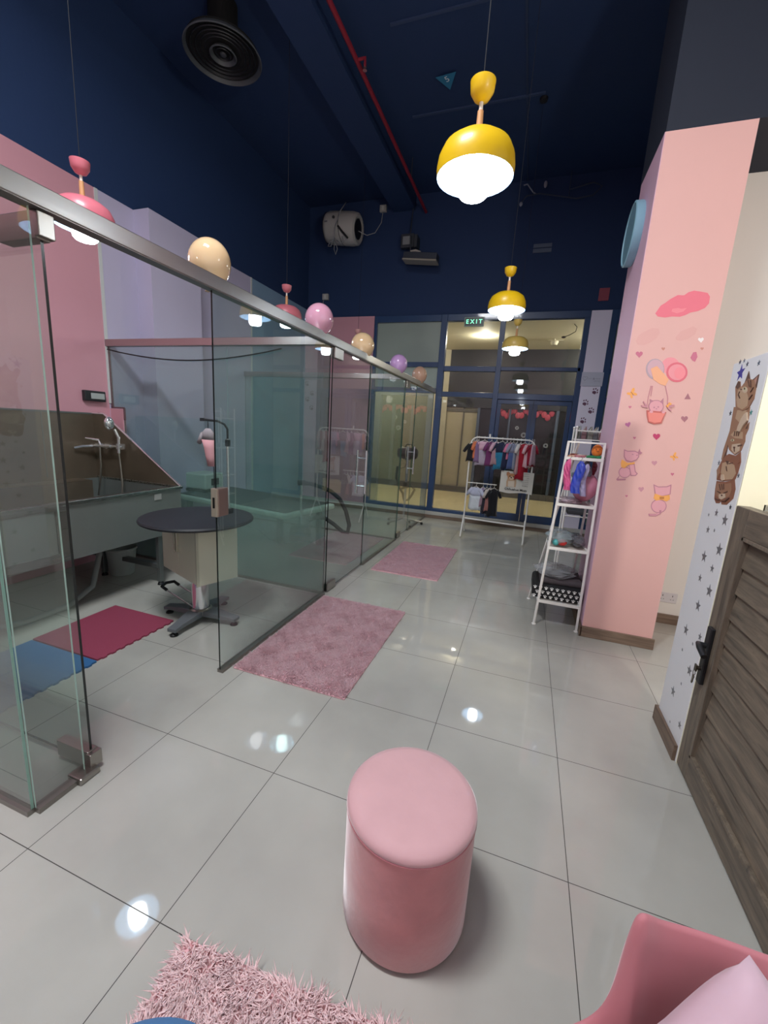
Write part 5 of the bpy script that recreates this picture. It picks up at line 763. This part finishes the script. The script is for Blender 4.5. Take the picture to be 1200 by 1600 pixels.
hangbag('shiny blue wrapped pack hanging from the top tier of the ladder shelf',1.875,2.745,1.36,.07,.25,'#2c47b8',1)
hangbag('pale violet clear pack hanging behind the blue one',1.925,2.78,1.34,.05,.25,'#a8a3c4',2)
hangbag('bright pink wrapped pack hanging left of the blue one',1.80,2.755,1.37,.05,.24,'#d0568a',3)
hangbag('grey patterned pack hanging under the top tier, right of the blue one',1.945,2.84,1.36,.05,.12,'#6a6a72',4)
hangbag('dark red patterned pack hanging behind the pink balloon',2.0,2.95,1.36,.04,.14,'#8b3346',6)
t=thing('carrot_toy','orange smiling plush toy with green leaves on the top tier','plush toy',(1.99,2.83,1.377))
MB().ball((0,0,.065),.04,20,14,(1,.8,1.2)).build('body',M('#e07a2c',.8,sheen=.4),t,SM)
mb=MB(); 
for k in range(5): mb.ball((-.05+.022*k,-.01-.01*(k%2),.015),.018,12,8,(1.2,1,.8))
mb.build('leaves',M('#23794a',.8,sheen=.3),t,SM)
for s in (-1,1): MB().ball((s*.013,-.034,.078),.004,8,6).build('eye',M('#111111',.3),t,SM)
MB().tube([(-.008,-.034,.066),(0,-.036,.060),(.008,-.034,.066)],.0018,5).build('smile',M('#111111',.3),t)
t=thing('pet_toy_packs','tray of small wrapped treats on the top tier','treat pack',(1.87,2.85,1.377))
for k,(h,x,y) in enumerate([('#c9a08a',-.05,-.02),('#b8737d',0,-.04),('#d8cdbf',.02,.02),('#9c5a4c',-.03,.04)]): MB().cbox((x,y,.012+.004*k),(.07,.05,.018),(0,0,.4*k)).build('packet',M(h,.3,coat=.5),t,bevel=.006)
# second shelf behind
t=thing('wire_shelf','white wire shelf unit standing behind the ladder shelf','shelf',(2.02,3.62,0)); mb=MB()
for x in (1.89,2.14):
    for y in (3.5,3.75):
        inroot(t,MB().tube([(x,y,0),(x,y,1.62)],.009,8).build('post',WM,None,SM)); inroot(t,MB().ball((x,y,1.63),.013,10,6).build('finial',WM,None,SM))
for z in (.55,.80,1.15,1.52):
    mb=MB(); 
    for k in range(6): mb.tube([(1.89+.05*k,3.5,z),(1.89+.05*k,3.75,z)],.003,5)
    mb.tube([(1.89,3.5,z),(2.14,3.5,z)],.006,6).tube([(1.89,3.75,z),(2.14,3.75,z)],.006,6); inroot(t,mb.build('wire_tier',WM,None,SM))
mb=MB(); mb.tube([(1.89,3.5,1.6),(2.14,3.5,1.6)],.006,6); inroot(t,mb.build('top_rail',WM,None,SM))
cols=['#6b6f66','#7c5b5f','#8f8d86','#4e4f54','#9a6e74','#5e6a5c','#777079','#3f434a','#8a7f77','#a08a8e']
for k in range(10):
    x=1.91+.05*(k%5); y=3.55+.10*(k//5)
    o=MB().loft([[(.02*s1,.014*s2,z) for s1,s2 in ((-1,-1),(1,-1),(1,1),(-1,1))] for z in (0,.06)]+[[(.012,.002,.12),(.016,.002,.12),(.016,.006,.12),(.012,.006,.12)]]).build('treat_pouch',M(cols[k],.35,coat=.4,noise=.35,nscale=60),None,bevel=.004)
    o.location=(x,y,1.527); o.rotation_euler=(0,0,.3*(k%3-1)); tag(o,'patterned dark pouch in the mixed row on the top tier of the wire shelf behind','pouch','pouches on the wire shelf')
for k,(z,h) in enumerate([(.807,'#3a3b40'),(.557,'#56585e'),(1.157,'#7f8791')]):
    o=MB().cbox((2.0,3.62,z+.025),(.17,.16,.045)).build('folded_cloth',M(h,.7,noise=.2),None,bevel=.012,seg=3); tag(o,['dark folded pile on the second tier of the wire shelf','grey folded pile on the lowest tier of the wire shelf','blue grey folded pile on the third tier of the wire shelf'][k],'folded cloth')
# ================================================================ wall things
t=thing('wall_clock','light blue round clock seen edge on, high on the side of the pillar','clock',(2.056,3.06,3.03))
mt=Matrix.Rotation(-PI/2,4,'Y'); MB().lathe([(.001,0),(.205,0),(.21,.01),(.21,.055),(.2,.06),(.195,.05),(.001,.045)],n=48,mat=mt).build('rim',M('#93c2d4',.4),t,SM); MB().lathe([(.001,.0461),(.193,.051),(.193,.052),(.001,.05)],n=48,mat=mt).build('face',M('#6a93a5',.5),t,SM)
t=thing('wall_socket','white double power socket low on the wall behind the pillar','socket',(2.77,3.24,.235))
MB().box(-.073,-.012,-.043,.073,0,.043).build('plate',M('#d8d5d8',.4),t,bevel=.003)
for x in (-.036,.036):
    MB().box(x-.003,-.0135,.012,x+.003,-.0115,.022).box(x-.013,-.0135,-.016,x-.006,-.0115,-.012).box(x+.006,-.0135,-.016,x+.013,-.0115,-.012).build('pin_holes',M('#2a2a2c',.5),t); MB().box(x-.006,-.016,.026,x+.006,-.012,.036).build('rocker',M('#cfccd0',.4),t)
# exit sign
t=thing('exit_sign','green lit EXIT sign above the shop doors','exit sign',(.435,6.33,3.26))
MB().box(-.155,-.0,-.07,.155,.03,.07).build('housing',M('#9fb3a8',.4),t,bevel=.004); MB().box(-.145,-.003,-.058,.145,.0,.058).build('sign_face',M('#0d2a22',.3),t)
text('lettering','E X I T',.088,M('#7fe8bd',.4,emit=.9),fac((0,-.0035,0),(1,0,0),(0,0,1)),t,bold=.002)
# lilac column sign and paws
t=thing('column_sign','white name plate with faint heart logo high on the lilac column','sign',(2.268,6.345,2.42))
MB().box(-.148,0,-.10,.148,.014,.10).build('plate',M('#c9cbdc',.4),t,bevel=.002)
hp=[]
for k in range(25):
    a=2*PI*k/24; hp.append((-.10+.0021*16*math.sin(a)**3,-.003,.01+.0021*(13*math.cos(a)-5*math.cos(2*a)-2*math.cos(3*a)-math.cos(4*a))))
MB().tube(hp,.0018,5).build('heart_logo',M('#8d8fa0',.5),t); sq=MB()
for x0_,x1_,z in [(-.055,.0,.005),(.05,.12,.005),(.03,.12,-.03)]:
    n=int((x1_-x0_)/.014)
    for j in range(n): x=x0_+(x1_-x0_)*j/n; sq.tube([(x,-.003,z+.008),(x+.004,-.003,z-.006),(x+.009,-.003,z+.008)],.0013,4)
sq.build('faint_lettering',M('#9a9cac',.5),t); text('lettering','&',.04,M('#7f8194',.5),fac((.022,-.001,.005),(1,0,0),(0,0,1)),t)
for k,(x,z) in enumerate(PAWS):
    mb=MB(); f=lambda u,v,w:(x+u,6.36-w,z+v); s=1.15; ca,sa=math.cos(-.2),math.sin(-.2)
    R2=lambda Q:[(s*(a*ca-b*sa),s*(a*sa+b*ca)) for a,b in Q]
    mb.prism(R2([(-.03,-.012),(-.02,.004),(0,.008),(.018,.0),(.02,-.02),(.008,-.036),(-.004,-.03),(-.018,-.03)]),0,.0015,f)
    for cx_,cz_ in [(-.024,.026),(.0,.036),(.024,.024),(.033,-.004)]: mb.prism(R2(el(cx_,cz_,.008,.012,10)),0,.0015,f)
    tag(mb.build('paw_sticker',M('#6e4660',.6)),['topmost purple paw print sticker on the lilac column','second purple paw print from the top on the lilac column','third purple paw print from the top on the lilac column','lowest purple paw print sticker on the lilac column'][k],'paw sticker','paw stickers on the lilac column')
# ================================================================ decals on the pillar and stub wall
DC={'cloudpink':'#e8788a','cloudpink2':'#ee8c98','cloudgrey':'#dcaaa6','balloonedge':'#b4a0ac','balloonblue':'#cfa9b4','balloonred':'#df6f80','balloonpink2':'#ec98a2','balloonred2':'#f0909a','balloonorange':'#f0b08a','line':'#c98d98','catline':'#b97f90','catfill':'#e0a4ae','basketedge':'#c4645e','basket':'#ea8a80','orange':'#f0aa5c','orangeedge':'#c07c44','white':'#efe9ea','mauve':'#c9728c','mauve2':'#c98a7c','purple2':'#b86a98','mauvegrey':'#a9707c','magenta':'#bf3a68','mauvepale':'#c98f9c','purplestar':'#3a3596',
 'furmid':'#9c7358','furdark':'#5d4034','furlight':'#b99a7c','furlight2':'#cbb59c','furred':'#8d5c45','furpink':'#b98a7c','eye':'#c9c4a0'}
def decal(name,label,cat,layers,plane,grp=None):
    allp=[p for _,P__ in layers for p in P__]; ca=sum(p[0] for p in allp)/len(allp); cb=sum(p[1] for p in allp)/len(allp)
    loc=(ca,2.65,cb) if plane=='y' else (2.35,ca,cb)
    t=thing(name,label,cat,loc,0,grp) if len(layers)>1 else None; names={}
    for k,(c,P__) in enumerate(layers):
        a=.0010+.00035*k
        f=(lambda u,v,w:(u-ca,-w,v-cb)) if plane=='y' else (lambda u,v,w:(-w,u-ca,v-cb))
        m_=M(DC.get(c,c),.6) if isinstance(c,str) else c
        o=MB().prism(P__,0.0,a,f).build((name if t is None else PART.get(c,'shape')),m_,t)
        if t is None: o.location=loc; tag(o,label,cat,grp); return o
    return t
PART={'line':'string','catline':'outline','catfill':'cat_shape','orange':'orange_mark','basket':'basket','basketedge':'basket_edge','balloonblue':'balloon_shape','balloonred':'balloon_shape','balloonorange':'balloon_shape','balloonpink2':'balloon_shape','furmid':'fur_patch','furdark':'dark_marking','furlight':'light_fur','furlight2':'pale_fur','furred':'russet_fur','eye':'eye'}
for nm,key,lb in [('cloud_sticker','pink_cloud','large rose pink cloud sticker high on the pillar'),('cloud_sticker','cloud_left','faint greyish cloud sticker at the left edge of the pillar'),('cloud_sticker','cloud_right','faint greyish cloud sticker at the right of the pillar'),
 ('cat_balloon_sticker','balloon_basket','sticker of a kitten in a basket under watercolour balloons'),('cat_sticker','sitting_cat','sticker of a pink kitten in orange bow sitting side on'),('cat_sticker','back_view_cat','sticker of a pink cat seen from behind with an orange bow'),
 ('butterfly_sticker','butterfly_upper','orange butterfly sticker left of the basket kitten'),('butterfly_sticker','butterfly_lower','orange butterfly sticker above the back view cat')]:
    decal(nm,lb,'wall sticker',DECALS[key],'y')
HL=['white heart sticker near the right edge of the pillar','mauve heart sticker left of the watercolour balloons','tan dot sticker just above the watercolour balloons','tiny mauve heart under the white heart sticker','striped purple heart sticker left of the basket','grey mauve heart sticker right of the basket','dark magenta heart sticker below the basket','pale mauve heart sticker between the sitting kitten and the lower butterfly','pale mauve outline heart left of the back view cat','tiny mauve dot under the lower butterfly','tiny mauve dot under the upper butterfly','tiny mauve dot above the sitting kitten','tiny mauve dot at the lowest left of the pillar stickers','rosy gift shaped sticker right of the watercolour balloons','faint grey triangle sticker right of the basket balloons']
for (c,P__),lb in zip(HEARTS,HL): decal('heart_sticker' if 'heart' in lb else 'dot_sticker' if 'dot' in lb else 'shape_sticker',lb,'wall sticker',[(c,P__)],'y','small stickers on the pink pillar')
SG=M('#8d8f94',.35,.6)
for P__ in STARS: 
    pass
order=sorted(range(len(STARS)),key=lambda i:-sum(p[1] for p in STARS[i]))
ORD=['topmost','second','third','fourth','fifth','sixth','seventh','eighth','ninth','tenth','eleventh','twelfth','thirteenth','fourteenth','fifteenth','sixteenth','seventeenth','eighteenth','nineteenth','twentieth','lowest']
for k,i in enumerate(order):
    sz=max(p[1] for p in STARS[i])-min(p[1] for p in STARS[i]); w_='large' if sz>.06 else 'small' if sz>.03 else 'tiny'
    decal('star_sticker','%s grey star sticker, %s counting down from below the kittens'%(w_,ORD[k]),'wall sticker',[(SG,STARS[i])],'x','grey stars below the kittens')
TL=['dark star sticker above the purple star, left one','dark star sticker above the purple star, middle one','dark star sticker above the purple star, right one','dark star sticker at the top right corner above the kittens','black star sticker left of the top kitten','teal star sticker right of the top kitten','grey star sticker left of the third kitten','grey star sticker right of the third kitten','grey star sticker just under the lowest kitten']
for P__,lb,c in zip(STARS_TOP,TL,['#3b4152','#5a6072','#3b4152','#4e5a6a','#24262c','#3f8a84','#6d7078','#5c5f68','#6d7078']): decal('star_sticker',lb,'wall sticker',[(c,P__)],'x','stars around the kittens')
decal('star_sticker','purple star sticker the top kitten reaches for','wall sticker',DECALS['purple_star'],'x')
for Kp,lb in zip(KITTENS,['topmost of the stacked brown kitten stickers, looking up at the purple star','second kitten sticker of the stack, squeezed with one eye open','third kitten sticker of the stack, face tipped back','lowest kitten sticker of the stack, eyes shut and flattened']): decal('kitten_sticker',lb,'wall sticker',Kp,'x','stacked kitten stickers')
# ================================================================ ceiling and high wall things
t=thing('ceiling_diffuser','round black ringed air diffuser under the dark ceiling','air diffuser',(-1.62,3.04,4.80))
DK=M('#3c4148',.5)
for k,(r0,z0) in enumerate([(.345,.0),(.285,.015),(.24,.02),(.20,.025),(.16,.03),(.12,.0),(.07,.012)]):
    w_=.030 if k in (0,5) else .014
    MB().lathe([(r0-w_,z0+.03),(r0-w_*.3,z0),(r0,z0+.006),(r0-w_+.004,z0+.04)],n=56).build('ring',M('#4d5358',.45) if k in (0,5) else M('#20242a',.5),t,SM)
MB().ball((0,0,.015),.03,14,8,(1,1,.4)).build('hub',DK,t,SM); MB().lathe([(.315,.035),(.315,.06),(.13,.07),(.13,.40)],n=40,cap=True).build('duct_collar',M('#05070a',.8),t,SM)
RED=M('#8e2436',.45)
t=thing('sprinkler_pipe','long red sprinkler pipe running under the dark ceiling','pipe',(-.47,3,4.93))
inroot(t,MB().tube([(-.50,-3,4.93),(-.50,6.39,4.93)],.022,12).build('pipe_run',RED,None,SM))
for yy in (3.55,):
    inroot(t,MB().tube([(-.50,yy,4.93),(-.41,yy,4.93),(-.41,yy,4.86)],.014,8).build('branch',RED,None,SM),MB().lathe([(.001,0),(.02,.0),(.012,.015),(.012,.03),(.001,.03)],c=(-.41,yy,4.83),n=12).build('sprinkler_head',M('#b08a88',.3,.8),None,SM))
inroot(t,MB().tube([(-.50,5.5,4.93),(-.50,5.5,5.2)],.006,6).build('hanger_rod',DK))
S('trim_beam',NAVY,-1.05,-3.1,4.98,-.68,6.4,5.2)
S('trim_ceiling_joint_1',M('#33466a',.6),-.2,3.60,5.185,1.0,3.625,5.2); S('trim_ceiling_joint_2',M('#33466a',.6),-.3,4.76,5.185,1.2,4.79,5.2); S('trim_ceiling_joint_3',M('#2c3c5c',.6),1.0,-3,5.19,1.02,6.4,5.2)
t=thing('triangle_sign','small blue triangular ceiling sign with a white 5','sign',(.19,4.33,5.18))
tr=MB().prism([(-.10,-.06),(.12,-.08),(.02,.13)],-.004,0,lambda u,v,w:(u,v,w)).build('plate',M('#2f7fa8',.5),t)
text('numeral','5',.10,M('#dfe8ee',.5),Matrix.Translation((.015,-.015,-.006))@Matrix.Rotation(PI,4,'X')@Matrix.Rotation(.3,4,'Z'),t)
# boiler
t=thing('water_heater','white drum water heater strapped high on the navy back wall','water heater',(-1.83,6.12,4.69))
mt=Matrix.Rotation(PI/2,4,'Y'); 
MB().lathe([(.001,-.29),(.16,-.285),(.215,-.25),(.235,-.2),(.24,.0),(.24,.2),(.225,.28),(.19,.30),(.15,.29),(.145,.27),(.001,.27)],n=40,mat=Matrix.Rotation(.12,4,'Y')@mt).build('tank',M('#b9b7b2',.35),t,SM)
MB().lathe([(.001,.272),(.143,.272),(.143,.285),(.10,.292),(.001,.292)],n=32,mat=Matrix.Rotation(.12,4,'Y')@mt).build('end_cap',M('#14161c',.4),t,SM)
for xx in (-.24,.03): MB().tube([(xx,.243*math.cos(a),.243*math.sin(a)) for a in [2*PI*k/40 for k in range(40)]],.005,6,closed=True).build('strap',M('#17191e',.5),t)
MB().box(-.2,.22,-.05,.2,.27,.05).build('wall_bracket',DK,t)
MB().tube([(.03,-.24,-.06),(.10,-.22,-.14),(.18,-.16,-.22)],.016,8).build('valve_arm',M('#101216',.5),t,SM)
MB().lathe([(.001,0),(.022,0),(.022,.01),(.001,.012)],c=(0,0,0),n=14,mat=Matrix.Translation((-.05,-.235,.07))@Matrix.Rotation(PI/2,4,'X')).build('dial',M('#33363a',.5),t); MB().box(-.21,-.236,.01,-.16,-.228,.035).build('badge',M('#77777a',.5),t)
MB().tube([(.12,-.15,.30),(.08,-.25,.15),(.0,-.27,-.08),(-.02,-.25,-.24),(-.09,-.22,-.34),(-.15,-.2,-.33),(-.12,-.2,-.27),(-.03,-.2,-.25),(.02,-.2,-.38),(-.01,-.2,-.46),(-.04,-.2,-.38),(-.03,-.2,-.22)],.007,6).build('water_pipe',M('#8d9094',.4),t,True)
MB().tube([(.0,-.2,-.25),(.08,-.2,-.31),(.13,-.2,-.27),(.10,-.2,-.2)],.007,6).build('water_pipe',M('#8d9094',.4),t,True)
MB().tube([(.29,.0,-.06),(.40,.1,-.09),(.50,.2,-.02),(.58,.26,.15),(.60,.262,.33)],.006,6).build('power_cable',M('#a9abae',.5),t,True)
for lb,x,z in [('small white electrical box at the end of the water heater cable',-1.225,5.04),('small white electrical box low on the navy wall above the pink balloon',-2.235,3.74)]:
    t=thing('electrical_box',lb,'electrical box',(x,6.4,z)); MB().box(-.055,-.05,-.05,.055,0,.05).build('cover',M('#b5b5b0',.4),t,bevel=.004); MB().box(-.02,-.055,-.03,.02,-.05,.03).build('switch_plate',M('#cfcfca',.4),t)
tag(MB().tube([(-2.27,6.37,3.69),(-2.30,6.36,3.55),(-2.30,6.33,3.42)],.006,6).build('cable',M('#8a8c90',.5),None,SM),'short grey cable under the electrical box above the pink balloon','cable')
def flood(lb,x,z,on):
    t=thing('floodlight',lb,'floodlight',(x,6.22,z)); return t
t=flood('square floodlight facing the room high on the navy wall',-.72,4.46,0)
MB().box(-.11,-.03,-.10,.10,.05,.10).build('housing',M('#4c5056',.45,.5),t,bevel=.01); MB().box(-.075,-.037,-.06,.055,-.03,.06).build('lens',M('#8d9192',.3),t,bevel=.003); MB().box(.10,-.0,-.09,.15,.18,.09).build('bracket',DK,t); MB().tube([(.0,.1,.1),(.02,.15,.74)],.008,6).build('conduit',DK,t)
t=thing('floodlight','flat grey floodlight bar tilted down, hung below the square one','floodlight',(-.46,6.14,4.13))
mt=Matrix.Rotation(.10,4,'Y')
MB().box(-.27,-.10,-.0,.27,.08,.09,mat=mt).build('housing',M('#454a54',.45,.5),t,bevel=.006); MB().box(-.275,-.11,-.03,.275,.09,-.005,mat=mt).build('lens',M('#a59f92',.3),t,bevel=.004); MB().box(-.10,.05,.06,-.05,.26,.12).build('bracket',DK,t)
MB().tube([(-.16,-.06,.12),(-.08,-.06,.13),(.0,-.06,.10)],.018,8).build('knuckle',M('#b9b6ae',.4),t,SM); MB().tube([(-.18,.0,.10),(-.2,.02,.38)],.012,8).build('conduit',DK,t,SM)
t=thing('wall_vent','small grey slotted plate high on the navy wall right of the middle lamp','vent',(1.33,6.4,4.28)); MB().box(-.13,-.012,-.06,.13,0,-.005).build('slat',M('#56657c',.5),t); MB().box(-.13,-.012,.008,.13,0,.06).build('slat',M('#56657c',.5),t)
tag(MB().box(2.19,6.385,3.52,2.325,6.4,3.69).build('fire_call_plate',M('#9a4456',.5)),'small dull red square plate on the navy wall above the lilac column','sign plate')
t=thing('hanging_cables','tangle of loose grey cable ends under the ceiling near the back wall','cable',(1.3,6.25,4.95))
MB().tube([(-.33,0,.12),(-.28,0,.13),(-.19,0,.02),(-.15,.02,.0)],.009,6).build('cable_end',M('#8d96a5',.4),t,True); MB().tube([(-.34,0,-.10),(-.27,0,-.02),(-.1,.02,.0),(.15,.05,-.04),(.4,.05,-.1),(.62,.05,-.08),(.72,.05,.02),(.6,.05,.08),(.3,.05,.02)],.008,6).build('cable_loop',M('#333e52',.5),t,True)
MB().tube([(.3,.05,.25),(.3,.05,-.08)],.006,6).build('cable_drop',M('#333e52',.5),t)
MB().ball((-.03,0,.10),.03,10,8,(.8,.6,1.5)).build('plug',M('#a5a2ad',.4),t,SM); MB().ball((-.34,0,-.12),.022,10,8,(1,.6,1.4)).build('plug',M('#9aa2b2',.4),t,SM)
# ================================================================ beyond the shopfront
RB=M('#9c3347',.6,noise=.4,nscale=14)
mb=MB()
for k in range(16):
    x=.72+k*.078; mb.ball((x,9.14,2.02+.07*math.sin(k*1.7)),.06,8,6,(1,.4,1.2))
o=mb.build('garland',RB,None); tag(o,'red and pink festive garland over the opposite shop doors','garland')
for k,(x,z,r0,h) in enumerate([(1.36,1.55,.06,'#7b8088'),(1.45,1.80,.05,'#8a8f94'),(1.85,1.35,.05,'#777c84'),(1.2,1.7,.04,'#8d9298')]):
    tag(MB().lathe([(r0*.4,0),(r0,.0),(r0,.02),(r0*.4,.02)],n=20,mat=Matrix.Translation((x,9.158,z))@Matrix.Rotation(PI/2,4,'X')).build('door_wreath',M(h,.5)),['pale ring decoration on the dark doors opposite, above the rail','pale ring decoration highest on the dark doors opposite','pale ring decoration on the right of the dark doors opposite','small pale ring decoration left on the dark doors opposite'][k],'decoration')
for k,(x,y) in enumerate([(1.05,8.0),(1.72,8.1)]):
    t=thing('track_spotlight',['white track spotlight on the corridor ceiling, left one','white track spotlight on the corridor ceiling, right one'][k],'spotlight',(x+.0,y,3.36)); MB().tube([(0,0,0),(0,0,-.03)],.015,8).build('stem',M('#d5cfb8',.4),t,SM); MB().lathe([(.03,-.03),(.06,-.035),(.075,-.05),(.05,-.11),(.03,-.115),(.001,-.115)],n=20).build('head',M('#d9d3bc',.4),t,SM); MB().box(-.12,-.008,-.03,.16,.008,-.018).build('arm',M('#cfc9b2',.4),t)
t=thing('ceiling_wire','loose black wire with a plug hanging from the corridor ceiling','cable',(1.95,7.0,3.36)); MB().tube([(0,0,0),(.05,0,-.05),(.04,0,-.12),(-.04,0,-.17),(-.12,0,-.2)],.006,6).build('wire',M('#1a1a18',.5),t,True); MB().ball((-.13,0,-.205),.022,8,6,(1.6,1,.8)).build('plug',M('#151515',.5),t,SM)
